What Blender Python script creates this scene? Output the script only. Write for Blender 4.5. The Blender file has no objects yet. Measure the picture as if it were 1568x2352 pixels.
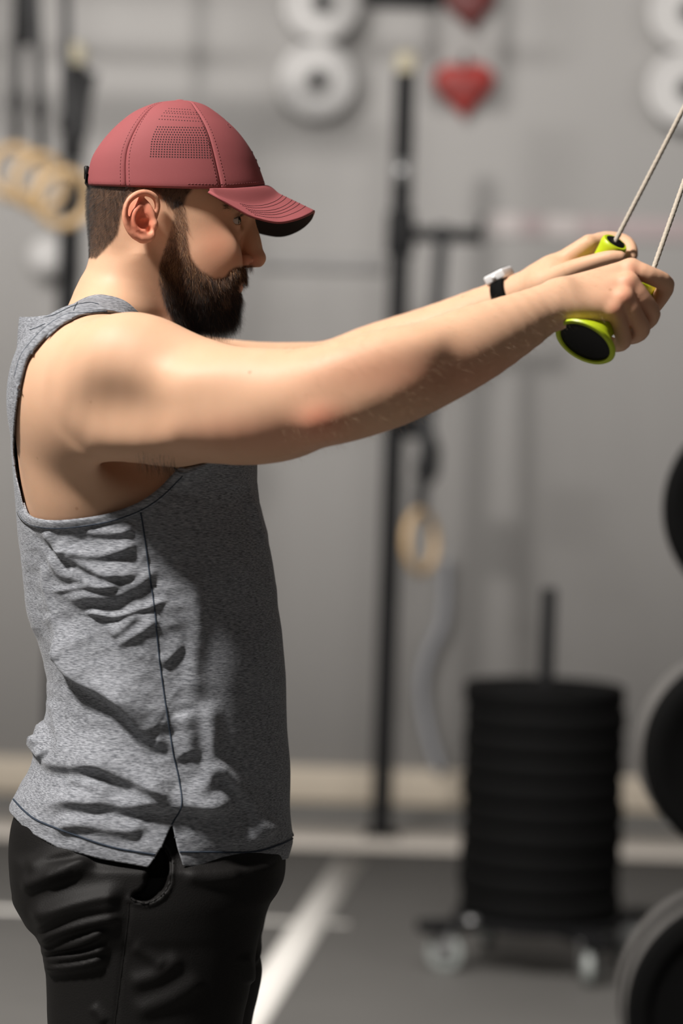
import bpy, bmesh, math, random
import numpy as np
from mathutils import Matrix, Vector
from mathutils.bvhtree import BVHTree

rng = np.random.default_rng(7)
SC = bpy.context.scene
COL = SC.collection

# ------------------------------------------------------------------ camera
FPX = 85.0 / 24.0 * 1568.0            # focal length in pixels of the 1568 px wide frame
DIST = FPX / 1900.0                   # the man stands this far from the lens
CAM = np.array([0.0, -DIST, 1.345])
PITCH, ROLL = math.radians(1.0), 0.032
FWD = np.array([0.0, math.cos(PITCH), -math.sin(PITCH)])
_up0 = np.array([0.0, math.sin(PITCH), math.cos(PITCH)])
_r0 = np.array([1.0, 0.0, 0.0])
RIGHT = math.cos(ROLL) * _r0 + math.sin(ROLL) * _up0
UP = math.cos(ROLL) * _up0 - math.sin(ROLL) * _r0
cd = bpy.data.cameras.new('camera')
cam = bpy.data.objects.new('camera', cd)
COL.objects.link(cam)
cam.matrix_world = Matrix(((RIGHT[0], UP[0], -FWD[0], CAM[0]), (RIGHT[1], UP[1], -FWD[1], CAM[1]),
                           (RIGHT[2], UP[2], -FWD[2], CAM[2]), (0, 0, 0, 1)))
cd.sensor_fit = 'HORIZONTAL'
cd.sensor_width = 24.0
cd.lens = 85.0
cd.clip_start, cd.clip_end = 0.05, 100
cd.dof.use_dof = True
cd.dof.focus_distance = DIST - 0.085
cd.dof.aperture_fstop = 2.2
SC.camera = cam

# ------------------------------------------------------------------ light
SC.view_settings.view_transform = 'Standard'
SC.view_settings.look = 'None'
SC.view_settings.gamma = 1.0
SC.view_settings.use_curve_mapping = False
SC.view_settings.exposure = 0.0
SC.cycles.use_denoising = True
SC.cycles.max_bounces = 8
wd = bpy.data.worlds.new('gym_ambience')
SC.world = wd
wd.use_nodes = True
wd.node_tree.nodes['Background'].inputs[0].default_value = (1.0, 0.97, 0.94, 1)
wd.node_tree.nodes['Background'].inputs[1].default_value = 0.07


def area_light(name, loc, target, size, watts, color=(1, 1, 1), size_y=None, shape='DISK', spread=180):
    ld = bpy.data.lights.new(name, 'AREA')
    ld.shape = shape
    ld.size = size
    if size_y:
        ld.size_y = size_y
    ld.energy = watts
    ld.color = color
    ld.spread = math.radians(spread)
    o = bpy.data.objects.new(name, ld)
    COL.objects.link(o)
    o.location = loc
    o.rotation_euler = (Vector(target) - Vector(loc)).to_track_quat('-Z', 'Y').to_euler()
    return o


CEIL, WALL_Y = 6.8, 6.78
area_light('high_bay_lamp', (-3.35, -2.35, CEIL - 0.4), (-0.1, -0.1, 1.3), 0.7, 770, (1.0, 0.955, 0.91))
for k, (lx, ly, lw) in enumerate(((-3.6, 0.9, 158), (0.2, 0.9, 82), (4.0, 0.9, 36))):  # added fill lights out of view, spread to brighten the back wall evenly
    area_light('added_wall_fill', (lx, ly, 3.7), (lx, WALL_Y, 0.1), 1.4, lw, (1.0, 0.965, 0.93), 0.4, 'RECTANGLE', 140)


# ------------------------------------------------------------------ helpers
def at(px, py, y):
    """World point on the plane Y = y seen at a pixel of the 1568 x 2352 frame."""
    d = FWD + RIGHT * ((px - 784) / FPX) + UP * ((1176 - py) / FPX)
    return CAM + d * ((y - CAM[1]) / d[1])


def on_floor(px, py, z=0.0):
    d = FWD + RIGHT * ((px - 784) / FPX) + UP * ((1176 - py) / FPX)
    return CAM + d * ((z - CAM[2]) / d[2])


# The figure is modelled in its own frame: x = the way he faces, y = away from the camera, z = up; origin at
# breast height beside him.  L() gives a point of that frame, world() turns frame points into world points.
ORIGIN = CAM + DIST * FWD
BASIS = np.stack([RIGHT, FWD, UP])


def L(px, py, y=0.0):
    s = (DIST + y) / FPX
    return np.array([(px - 784) * s, y, (1176 - py) * s])


def mm_px(y=0.0):
    return (DIST + y) / FPX


def world(p):
    return np.asarray(p) @ BASIS + ORIGIN


def local(p):
    return (np.asarray(p) - ORIGIN) @ BASIS.T


def proj(p):
    """Near side of a symmetric figure in pixels (far half is mirrored onto the near half)."""
    y = -np.abs(p[:, 1])
    s = FPX / (DIST + y)
    return 784 + p[:, 0] * s, 1176 - p[:, 2] * s


def link(name, data, parent=None, mat=None, smooth=True):
    o = bpy.data.objects.new(name, data)
    COL.objects.link(o)
    if parent is not None:
        o.parent = parent
    if mat is not None and hasattr(data, 'materials'):
        data.materials.append(mat)
    if smooth and isinstance(data, bpy.types.Mesh):
        data.polygons.foreach_set('use_smooth', np.ones(len(data.polygons), bool))
    return o


def mesh_np(name, verts, faces, tris=None):
    """Fast mesh from arrays: faces is (n,4) or (n,3)."""
    me = bpy.data.meshes.new(name)
    verts = np.ascontiguousarray(verts, np.float32)
    parts = [np.asarray(f, np.int32) for f in ([faces] if tris is None else [faces, tris]) if len(f)]
    tot = np.concatenate([np.full(len(f), f.shape[1], np.int32) for f in parts])
    idx = np.concatenate([f.ravel() for f in parts])
    me.vertices.add(len(verts))
    me.vertices.foreach_set('co', verts.ravel())
    me.loops.add(len(idx))
    me.loops.foreach_set('vertex_index', idx)
    me.polygons.add(len(tot))
    me.polygons.foreach_set('loop_start', np.concatenate([[0], np.cumsum(tot)[:-1]]).astype(np.int32))
    me.update(calc_edges=True)
    me.validate()
    return me


def add_attr(me, name, vals):
    a = me.attributes.new(name, 'FLOAT', 'POINT')
    a.data.foreach_set('value', np.ascontiguousarray(vals, np.float32))


def thing(o, label, cat, group=None):
    o['label'] = label
    o['category'] = cat
    if group:
        o['group'] = group
    return o


def empty(name, loc):
    o = bpy.data.objects.new(name, None)
    COL.objects.link(o)
    o.location = loc
    o.empty_display_size = 0.1
    return o


def keep_world(o, parent):
    """Parent o to a placed Empty without moving it."""
    o.parent = parent
    o.matrix_parent_inverse = Matrix.Translation(-Vector(parent.location))
    return o


# ------------------------------------------------------------------ materials
def nodes_of(name):
    m = bpy.data.materials.new(name)
    m.use_nodes = True
    nt = m.node_tree
    return m, nt, nt.nodes['Principled BSDF']


def nd(nt, kind, **kw):
    n = nt.nodes.new(kind)
    for k, v in kw.items():
        setattr(n, k, v)
    return n


def plain(name, color, rough=0.5, metal=0.0, var=0.12, scale=30.0, bump=0.0, spec=0.5):
    """Principled colour with a little procedural mottling and optional fine relief."""
    m, nt, b = nodes_of(name)
    tc = nd(nt, 'ShaderNodeTexCoord')
    nz = nd(nt, 'ShaderNodeTexNoise')
    nz.inputs['Scale'].default_value = scale
    nz.inputs['Detail'].default_value = 4
    nt.links.new(tc.outputs['Object'], nz.inputs['Vector'])
    mr = nd(nt, 'ShaderNodeMapRange')
    mr.inputs['To Min'].default_value = 1 - var
    mr.inputs['To Max'].default_value = 1 + var
    nt.links.new(nz.outputs['Fac'], mr.inputs['Value'])
    mx = nd(nt, 'ShaderNodeVectorMath', operation='SCALE')
    mx.inputs[0].default_value = color[:3]
    nt.links.new(mr.outputs['Result'], mx.inputs['Scale'])
    nt.links.new(mx.outputs['Vector'], b.inputs['Base Color'])
    b.inputs['Roughness'].default_value = rough
    b.inputs['Metallic'].default_value = metal
    b.inputs['Specular IOR Level'].default_value = spec
    if bump:
        bp = nd(nt, 'ShaderNodeBump')
        bp.inputs['Strength'].default_value = bump
        bp.inputs['Distance'].default_value = 0.002
        nt.links.new(nz.outputs['Fac'], bp.inputs['Height'])
        nt.links.new(bp.outputs['Normal'], b.inputs['Normal'])
    return m


def skin_material():
    m, nt, b = nodes_of('skin')
    red = nd(nt, 'ShaderNodeAttribute', attribute_name='red')
    stub = nd(nt, 'ShaderNodeAttribute', attribute_name='stubble')
    tc = nd(nt, 'ShaderNodeTexCoord')
    n1 = nd(nt, 'ShaderNodeTexNoise')
    n1.inputs['Scale'].default_value = 38
    n1.inputs['Detail'].default_value = 5
    nt.links.new(tc.outputs['Object'], n1.inputs['Vector'])
    m1 = nd(nt, 'ShaderNodeMix', data_type='RGBA')
    m1.inputs['A'].default_value = (0.67, 0.405, 0.255, 1)
    m1.inputs['B'].default_value = (0.74, 0.455, 0.30, 1)
    nt.links.new(n1.outputs['Fac'], m1.inputs['Factor'])
    m2 = nd(nt, 'ShaderNodeMix', data_type='RGBA')
    m2.inputs['B'].default_value = (0.74, 0.22, 0.135, 1)
    nt.links.new(m1.outputs['Result'], m2.inputs['A'])
    nt.links.new(red.outputs['Fac'], m2.inputs['Factor'])
    # moles and freckles
    vo = nd(nt, 'ShaderNodeTexVoronoi')
    vo.inputs['Scale'].default_value = 23
    nt.links.new(tc.outputs['Object'], vo.inputs['Vector'])
    fr = nd(nt, 'ShaderNodeMapRange')
    fr.inputs['From Min'].default_value = 0.03
    fr.inputs['From Max'].default_value = 0.07
    fr.inputs['To Min'].default_value = 0.45
    fr.inputs['To Max'].default_value = 0.0
    nt.links.new(vo.outputs['Distance'], fr.inputs['Value'])
    m3 = nd(nt, 'ShaderNodeMix', data_type='RGBA')
    m3.inputs['B'].default_value = (0.36, 0.15, 0.07, 1)
    nt.links.new(m2.outputs['Result'], m3.inputs['A'])
    nt.links.new(fr.outputs['Result'], m3.inputs['Factor'])
    m4 = nd(nt, 'ShaderNodeMix', data_type='RGBA')
    m4.inputs['B'].default_value = (0.06, 0.033, 0.022, 1)
    nt.links.new(m3.outputs['Result'], m4.inputs['A'])
    nt.links.new(stub.outputs['Fac'], m4.inputs['Factor'])
    nt.links.new(m4.outputs['Result'], b.inputs['Base Color'])
    b.inputs['Roughness'].default_value = 0.5
    b.inputs['Specular IOR Level'].default_value = 0.22
    b.inputs['Subsurface Weight'].default_value = 0.16
    b.inputs['Subsurface Radius'].default_value = (1.0, 0.32, 0.16)
    b.inputs['Subsurface Scale'].default_value = 0.008
    n2 = nd(nt, 'ShaderNodeTexNoise')
    n2.inputs['Scale'].default_value = 900
    n2.inputs['Detail'].default_value = 3
    nt.links.new(tc.outputs['Object'], n2.inputs['Vector'])
    bp = nd(nt, 'ShaderNodeBump')
    bp.inputs['Strength'].default_value = 0.16
    bp.inputs['Distance'].default_value = 0.0006
    nt.links.new(n2.outputs['Fac'], bp.inputs['Height'])
    nt.links.new(bp.outputs['Normal'], b.inputs['Normal'])
    return m


def heather_material():
    """Grey marl jersey: light and dark yarn flecks that run round the body."""
    m, nt, b = nodes_of('grey_marl_jersey')
    tc = nd(nt, 'ShaderNodeTexCoord')
    mp = nd(nt, 'ShaderNodeMapping')
    mp.inputs['Scale'].default_value = (150, 150, 1250)
    nt.links.new(tc.outputs['Object'], mp.inputs['Vector'])
    n1 = nd(nt, 'ShaderNodeTexNoise')
    n1.inputs['Scale'].default_value = 1.0
    n1.inputs['Detail'].default_value = 3
    n1.inputs['Roughness'].default_value = 0.6
    nt.links.new(mp.outputs['Vector'], n1.inputs['Vector'])
    cr = nd(nt, 'ShaderNodeValToRGB')
    cr.color_ramp.elements[0].position = 0.36
    cr.color_ramp.elements[0].color = (0.105, 0.111, 0.125, 1)
    cr.color_ramp.elements[1].position = 0.66
    cr.color_ramp.elements[1].color = (0.375, 0.39, 0.42, 1)
    nt.links.new(n1.outputs['Fac'], cr.inputs['Fac'])
    nt.links.new(cr.outputs['Color'], b.inputs['Base Color'])
    b.inputs['Roughness'].default_value = 0.85
    b.inputs['Specular IOR Level'].default_value = 0.2
    b.inputs['Sheen Weight'].default_value = 0.12
    bp = nd(nt, 'ShaderNodeBump')
    bp.inputs['Strength'].default_value = 0.35
    bp.inputs['Distance'].default_value = 0.0006
    nt.links.new(n1.outputs['Fac'], bp.inputs['Height'])
    nt.links.new(bp.outputs['Normal'], b.inputs['Normal'])
    return m


def hair_material(name, ramp, rough=0.42):
    m, nt, b = nodes_of(name)
    hi = nd(nt, 'ShaderNodeAttribute', attribute_name='shade')
    cr = nd(nt, 'ShaderNodeValToRGB')
    cr.color_ramp.interpolation = 'LINEAR'
    els = cr.color_ramp.elements
    els[0].position, els[0].color = ramp[0][0], (*ramp[0][1], 1)
    els[1].position, els[1].color = ramp[-1][0], (*ramp[-1][1], 1)
    for p, c in ramp[1:-1]:
        e = els.new(p)
        e.color = (*c, 1)
    nt.links.new(hi.outputs['Fac'], cr.inputs['Fac'])
    nt.links.new(cr.outputs['Color'], b.inputs['Base Color'])
    b.inputs['Roughness'].default_value = rough
    b.inputs['Specular IOR Level'].default_value = 0.5
    return m


MAT = {}
MAT['skin'] = skin_material()
MAT['jersey'] = heather_material()
MAT['stitch'] = plain('navy_stitching', (0.018, 0.03, 0.05), 0.8)
MAT['trouser'] = plain('black_woven_fabric', (0.0062, 0.0056, 0.0053), 0.6, 0, 0.25, 700, 0.25, 0.22)
MAT['cap'] = plain('dusty_red_cap_cloth', (0.305, 0.083, 0.087), 0.75, 0, 0.06, 1500, 0.1, 0.22)
MAT['cap_dark'] = plain('cap_perforation', (0.02, 0.008, 0.009), 0.9)
MAT['cap_stitch'] = plain('cap_thread', (0.20, 0.05, 0.055), 0.8)
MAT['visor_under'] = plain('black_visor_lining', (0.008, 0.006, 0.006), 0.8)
MAT['black_plastic'] = plain('black_plastic', (0.005, 0.005, 0.005), 0.45, 0, 0.1, 30, 0, 0.2)
MAT['black_rubber'] = plain('black_rubber', (0.0032, 0.0032, 0.0032), 0.75, 0, 0.2, 40, 0.1, 0.06)
MAT['grey_rubber'] = plain('grey_plate_rubber', (0.11, 0.105, 0.10), 0.45, 0, 0.2, 40, 0.1, 0.5)  # lighter grey rubber for some plates of the tree
MAT['lime'] = plain('lime_green_grip', (0.50, 0.63, 0.012), 0.42, 0, 0.05, 60)
MAT['cord'] = plain('beige_braided_cord', (0.50, 0.44, 0.36), 0.8, 0, 0.25, 500, 0.4)
MAT['silver'] = plain('brushed_silver', (0.86, 0.86, 0.86), 0.3, 0.1, 0.05)
MAT['powder_black'] = plain('black_powder_coat', (0.006, 0.006, 0.0064), 0.6, 0, 0.15, 60, 0.1, 0.15)
MAT['steel'] = plain('dull_steel', (0.28, 0.28, 0.28), 0.38, 0.7)
MAT['wood'] = plain('pale_birch_wood', (0.43, 0.295, 0.155), 0.5, 0, 0.16, 14)
MAT['white_rubber'] = plain('pale_grey_plate', (0.52, 0.51, 0.50), 0.6, 0, 0.05)
MAT['red'] = plain('red_vinyl', (0.33, 0.03, 0.024), 0.5, 0, 0.06)
MAT['dark_red'] = plain('dark_red_vinyl', (0.13, 0.022, 0.02), 0.5, 0, 0.06)
MAT['tape'] = plain('white_floor_tape', (0.62, 0.60, 0.565), 0.6, 0, 0.06, 8)
MAT['caster'] = plain('grey_green_caster_rubber', (0.22, 0.235, 0.225), 0.5)
MAT['webbing'] = plain('black_webbing', (0.03, 0.03, 0.031), 0.8)
MAT['wall'] = plain('grey_painted_wall', (0.345, 0.335, 0.325), 0.75, 0, 0.05, 1.2)
MAT['base'] = plain('tan_plywood_baseboard', (0.34, 0.295, 0.235), 0.6, 0, 0.08, 6)
MAT['floor'] = plain('grey_rubber_floor', (0.135, 0.13, 0.122), 0.6, 0, 0.14, 3.0, 0.05)
MAT['concrete'] = plain('pale_concrete_floor', (0.30, 0.275, 0.245), 0.6, 0, 0.1, 5)
MAT['mat_dark'] = plain('dark_rubber_edge_mat', (0.10, 0.099, 0.095), 0.6, 0, 0.1, 5)
MAT['ceiling'] = plain('grey_ceiling', (0.35, 0.35, 0.35), 0.9, 0, 0.05, 2)
MAT['brass'] = plain('warm_brass_cap', (0.40, 0.36, 0.26), 0.5, 0.0)
MAT['pale_strip'] = plain('pale_painted_strip', (0.45, 0.41, 0.40), 0.7)
MAT['pink_strip'] = plain('pinkish_painted_strip', (0.34, 0.28, 0.28), 0.7)
MAT['grey_band'] = plain('blue_grey_rubber_band', (0.19, 0.195, 0.21), 0.6)
MAT['lens'] = plain('dark_glass', (0.006, 0.006, 0.008), 0.08)


# ------------------------------------------------------------------ simple solids (world space)
def tube_mesh(pts, rad, n=12, cap=True):
    """Round tube along a polyline: rad a number or one per point."""
    pts = np.asarray(pts, float)
    m = len(pts)
    rad = np.full(m, rad, float) if np.isscalar(rad) else np.asarray(rad, float)
    tan = np.gradient(pts, axis=0)
    tan /= np.linalg.norm(tan, axis=1)[:, None] + 1e-12
    ref = np.array([0.0, 0.0, 1.0]) if abs(tan[0][2]) < 0.9 else np.array([0.0, 1.0, 0.0])
    a = np.cross(tan[0], ref)
    a /= np.linalg.norm(a)
    th = np.arange(n) / n * 2 * np.pi
    V = []
    for i in range(m):
        a = a - tan[i] * np.dot(a, tan[i])
        a /= np.linalg.norm(a)
        b = np.cross(tan[i], a)
        V.append(pts[i] + rad[i] * (np.cos(th)[:, None] * a + np.sin(th)[:, None] * b))
    V = np.concatenate(V)
    i, j = np.meshgrid(np.arange(m - 1), np.arange(n), indexing='ij')
    j2 = (j + 1) % n
    Q = np.stack([i * n + j, i * n + j2, (i + 1) * n + j2, (i + 1) * n + j], -1).reshape(-1, 4)
    T = np.zeros((0, 3), int)
    if cap:
        V = np.concatenate([V, pts[:1], pts[-1:]])
        k = np.arange(n)
        k2 = (k + 1) % n
        T = np.concatenate([np.stack([k2, k, np.full(n, m * n)], -1),
                            np.stack([(m - 1) * n + k, (m - 1) * n + k2, np.full(n, m * n + 1)], -1)])
    return V, Q, T


def revolve(profile, c, axis, n=40):
    """Surface of revolution: profile [(radius, height along the axis)]; closed where the radius is 0."""
    c = np.asarray(c, float)
    ax = np.asarray(axis, float)
    ax /= np.linalg.norm(ax)
    ref = np.array([0, 0, 1.0]) if abs(ax[2]) < 0.9 else np.array([1.0, 0, 0])
    u = np.cross(ref, ax)
    u /= np.linalg.norm(u)
    w = np.cross(ax, u)
    th = np.arange(n) / n * 2 * np.pi
    V = np.concatenate([c + ax * h + r * (np.cos(th)[:, None] * u + np.sin(th)[:, None] * w) for r, h in profile])
    m = len(profile)
    i, j = np.meshgrid(np.arange(m - 1), np.arange(n), indexing='ij')
    j2 = (j + 1) % n
    Q = np.stack([i * n + j, i * n + j2, (i + 1) * n + j2, (i + 1) * n + j], -1).reshape(-1, 4)
    return V, Q, np.zeros((0, 3), int)


def join(*parts):
    V, Q, T, k = [], [], [], 0
    for v, q, t in parts:
        V.append(v)
        Q.append(q + k)
        T.append(t + k)
        k += len(v)
    return np.concatenate(V), np.concatenate(Q), np.concatenate(T)


def box_part(c, size, R=None):
    """Box, R rows = its axes."""
    s = np.array([[x, y, z] for x in (-.5, .5) for y in (-.5, .5) for z in (-.5, .5)]) * np.asarray(size)
    if R is not None:
        s = s @ np.asarray(R)
    Q = np.array([[0, 1, 3, 2], [4, 6, 7, 5], [0, 4, 5, 1], [2, 3, 7, 6], [0, 2, 6, 4], [1, 5, 7, 3]])
    return s + np.asarray(c), Q, np.zeros((0, 3), int)


def solid(name, part, mat, parent=None, smooth=True, bevel=0.0):
    me = mesh_np(name, *part)
    o = link(name, me, None, mat, smooth)
    if bevel:
        b = o.modifiers.new('bevel', 'BEVEL')
        b.width = bevel
        b.segments = 3
        b.limit_method = 'ANGLE'
    elif smooth:
        me.set_sharp_from_angle(angle=math.radians(38))
    if parent is not None:
        keep_world(o, parent)
    return o


def spline(pts, n):
    """Catmull-Rom through rows of any width."""
    P = np.asarray(pts, float)
    m = len(P)
    t = np.linspace(0, m - 1, n)
    i = np.clip(t.astype(int), 0, m - 2)
    f = (t - i)[:, None]
    p0, p1, p2, p3 = P[np.clip(i - 1, 0, m - 1)], P[i], P[i + 1], P[np.clip(i + 2, 0, m - 1)]
    return 0.5 * (2 * p1 + (p2 - p0) * f + (2 * p0 - 5 * p1 + 4 * p2 - p3) * f ** 2 + (3 * p1 - p0 - 3 * p2 + p3) * f ** 3)


# ================================================================== the setting

def struct(name, part, mat, bevel=0.0):
    o = solid(name, part, mat, None, False, bevel)
    o['kind'] = 'structure'
    return o


struct('floor', box_part((0.5, 0.2, -0.05), (14, 14.2, 0.1)), MAT['floor'])
struct('wall_back', box_part((0.5, WALL_Y + 0.1, CEIL / 2), (14, 0.2, CEIL)), MAT['wall'])
struct('wall_left', box_part((-6.4, 0.2, CEIL / 2), (0.2, 13.4, CEIL)), MAT['wall'])
struct('wall_right', box_part((7.4, 0.2, CEIL / 2), (0.2, 13.4, CEIL)), MAT['wall'])
struct('ceiling', box_part((0.5, 0.2, CEIL + 0.05), (14, 13.4, 0.1)), MAT['ceiling'])
zb = at(750, 1760, WALL_Y)[2]
struct('baseboard_back', box_part((0.5, WALL_Y - 0.012, 0.075), (13.6, 0.024, 0.15)), MAT['base'], 0.004)
# a strip of bare concrete between the training floor and the mat along the wall
y0, y1 = on_floor(760, 1950)[1], on_floor(760, 1888)[1]
struct('trim_1', box_part((0.5, (y0 + y1) / 2, 0.002), (13.6, y1 - y0, 0.004)), MAT['concrete'])
struct('trim_2', box_part((0.5, (y1 + WALL_Y - 0.03) / 2, 0.006), (13.6, WALL_Y - 0.03 - y1, 0.012)), MAT['mat_dark'])
# upright joint between two wall sheets
xs_ = at(487, 100, WALL_Y)[0]
struct('trim_3', box_part((xs_, WALL_Y - 0.003, CEIL / 2), (0.012, 0.006, CEIL - 0.32)), MAT['wall'], 0.002)


def tape(name, a, b, w, label, z=0.004):
    a, b = np.asarray(a), np.asarray(b)
    d = b - a
    ln = np.linalg.norm(d[:2])
    R = np.array([[d[0] / ln, d[1] / ln, 0], [-d[1] / ln, d[0] / ln, 0], [0, 0, 1]])
    c = (a + b) / 2
    o = solid(name, box_part((c[0], c[1], z / 2), (ln, w, z), R), MAT['tape'], None, False)
    return thing(o, label, 'floor tape')


ta, tb = on_floor(806, 1975), on_floor(520, 2420)
tape('floor_tape', ta, tb, 0.10, 'long white tape line running away across the dark floor behind the man')
tape('floor_tape', on_floor(-260, 2078), on_floor(800, 2122), 0.06,
     'faint pale tape line crossing the long white line at its middle', 0.003)

# ================================================================== plates on the wall
def plate_profile(R, t, hub=0.1, hole=0.025, dish=0.25):
    """Bumper plate: rounded tread, recessed web, raised hub, open bore."""
    h, e = t / 2, min(t * 0.22, 0.012)
    return [(hole, -h), (hub, -h), (hub + 0.012, -h + t * dish), (R - 0.05, -h + t * dish), (R - 0.035, -h), (R - e, -h),
            (R - e * 0.3, -h + e * 0.3), (R, -h + e), (R, h - e), (R - e * 0.3, h - e * 0.3), (R - e, h), (R - 0.035, h),
            (R - 0.05, h - t * dish), (hub + 0.012, h - t * dish), (hub, h), (hole, h), (hole, -h)]


def wall_plate(px, py, label):
    c = at(px, py, WALL_Y - 0.10)
    o = solid('weight_plate', revolve(plate_profile(0.152, 0.05, 0.058, 0.036, 0.16), c, (0, -1, 0), 56), MAT['white_rubber'])
    thing(o, label, 'weight plate', 'pale plates on the wall pegs')
    p = empty('wall_peg', (c[0], WALL_Y, c[2]))
    solid('peg_tube', revolve([(0.0, 0.0), (0.0345, 0.0), (0.0345, 0.17), (0.026, 0.178), (0, 0.178)], (c[0], WALL_Y, c[2]), (0, -1, 0), 20),
          MAT['powder_black'], p)
    solid('mounting_plate', box_part((c[0], WALL_Y - 0.005, c[2]), (0.12, 0.01, 0.12)), MAT['powder_black'], p, False, 0.003)
    thing(p, 'black steel peg through the ' + label[len('pale grey round '):], 'peg', 'wall pegs')


wall_plate(727, 186, 'pale grey round plate, lower of the pair above the cap visor')
wall_plate(738, 8, 'pale grey round plate, upper of the pair, cut by the top edge')
wall_plate(1572, 205, 'pale grey round plate, lower of the pair high above the raised hands')
wall_plate(1577, 30, 'pale grey round plate, upper of the pair high above the raised hands')


def heart_pad(px, py, w, h, mat, label, tilt=0.0):
    """Padded heart: outline curve with a domed front, hung flat on the wall."""
    c = at(px, py, WALL_Y - 0.045)
    n, rings = 72, 9
    t = np.arange(n) / n * 2 * np.pi
    ox = 16 * np.sin(t) ** 3 / 16.0
    oz = (13 * np.cos(t) - 3.6 * np.cos(2 * t) - 1.2 * np.cos(3 * t) - 0.6 * np.cos(4 * t) + 1.6) / 15.5
    V = []
    for k in range(rings):                       # front dome, from the rim to the middle
        f = 1 - k / (rings - 1) * 0.98
        V.append(np.stack([ox * f * w / 2, np.full(n, -0.04 * math.sqrt(max(0, 1 - f * f))), oz * f * h / 2], -1))
    V.insert(0, np.stack([ox * w / 2, np.full(n, 0.04), oz * h / 2], -1))
    V = np.concatenate(V)
    ct, st = math.cos(tilt), math.sin(tilt)
    V = np.stack([V[:, 0] * ct - V[:, 2] * st, V[:, 1], V[:, 0] * st + V[:, 2] * ct], -1) + c
    m = rings + 1
    i, j = np.meshgrid(np.arange(m - 1), np.arange(n), indexing='ij')
    j2 = (j + 1) % n
    Q = np.stack([i * n + j, i * n + j2, (i + 1) * n + j2, (i + 1) * n + j], -1).reshape(-1, 4)
    T = np.stack([np.roll(np.arange(n), -1), np.arange(n), np.zeros(n, int)], -1)[1:-1]
    r = empty('heart_pad', (c[0], WALL_Y, c[2]))
    solid('pad', (V, Q, T), mat, r)
    solid('hanging_loop', tube_mesh([c + (0, .02, h * .3), c + (0, -.01, h * .48), c + (0, .03, h * .56)], 0.008, 8), MAT['webbing'], r)
    thing(r, label, 'pad')


heart_pad(1066, 205, 0.245, 0.262, MAT['red'], 'bright red heart-shaped pad on the grey wall beside the post top', 0.05)
heart_pad(1080, 10, 0.215, 0.235, MAT['dark_red'], 'dark red heart-shaped pad hung above the bright red one', 0.1)

# pale printed strip on the wall and a darker rail on the other side of the post
s0 = at(1270, 520, WALL_Y)
r = empty('wall_strip', (s0[0], WALL_Y, s0[2]))
for k, (p0, p1, mk) in enumerate(((1120, 1195, 'pale_strip'), (1195, 1250, 'pink_strip'), (1250, 1330, 'pale_strip'), (1330, 1420, 'pink_strip'),
                                  (1420, 1640, 'pink_strip'))):
    a, b = at(p0, 515, WALL_Y), at(p1, 518, WALL_Y)
    solid('strip_panel', box_part(((a[0] + b[0]) / 2, WALL_Y - 0.006, s0[2]), (b[0] - a[0] - 0.004, 0.012, 0.085)), MAT[mk], r, False, 0.002)
thing(r, 'pale and pinkish painted strip on the wall behind the raised hands', 'wall strip')
s0 = at(720, 605, WALL_Y)
a, b = at(600, 600, WALL_Y), at(880, 608, WALL_Y)
o = solid('wall_rail', box_part(((a[0] + b[0]) / 2, WALL_Y - 0.012, s0[2]), (b[0] - a[0], 0.024, 0.05)), plain('grey_rail_paint', (0.24, 0.235, 0.23), 0.7), None, False, 0.003)
thing(o, 'low grey rail on the wall in front of the nose', 'rail')

# ================================================================== rack posts with gymnastic rings
def gym_ring(c, tiltv, label, R=0.108, r=0.0155, strap_to=None, strap_w=0.04):
    c = np.asarray(c)
    th = np.linspace(0, 2 * np.pi, 49)[:-1]
    ax = np.asarray(tiltv, float)
    ax /= np.linalg.norm(ax)
    u = np.cross(ax, (0, 0, 1.0))
    u /= np.linalg.norm(u)
    w = np.cross(u, ax)
    n = 14
    ph = np.arange(n) / n * 2 * np.pi
    d = np.cos(th)[:, None] * u + np.sin(th)[:, None] * w
    V = (c + d[:, None, :] * (R + r * np.cos(ph))[None, :, None] + ax * (r * np.sin(ph))[None, :, None]).reshape(-1, 3)
    m = len(th)
    i, j = np.meshgrid(np.arange(m), np.arange(n), indexing='ij')
    i2, j2 = (i + 1) % m, (j + 1) % n
    Q = np.stack([i * n + j, i2 * n + j, i2 * n + j2, i * n + j2], -1).reshape(-1, 4)
    e = empty('gymnastic_ring', tuple(c))
    solid('wooden_ring', (V, Q, np.zeros((0, 3), int)), MAT['wood'], e)
    if strap_to is not None:
        top = c + w * R
        q = np.asarray(strap_to)
        dv = q - top
        ln = np.linalg.norm(dv)
        z = dv / ln
        y = np.array([0, 1.0, 0])
        y -= z * np.dot(y, z)
        y /= np.linalg.norm(y)
        solid('strap', box_part((top + q) / 2, (strap_w, 0.006, ln + 0.03), np.stack([np.cross(y, z), y, z])), MAT['webbing'], e, False)
        solid('buckle', box_part(top + z * 0.16, (strap_w * 1.35, 0.022, 0.055), np.stack([np.cross(y, z), y, z])), MAT['powder_black'], e, False, 0.004)
    thing(e, label, 'gym ring')
    return e


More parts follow.
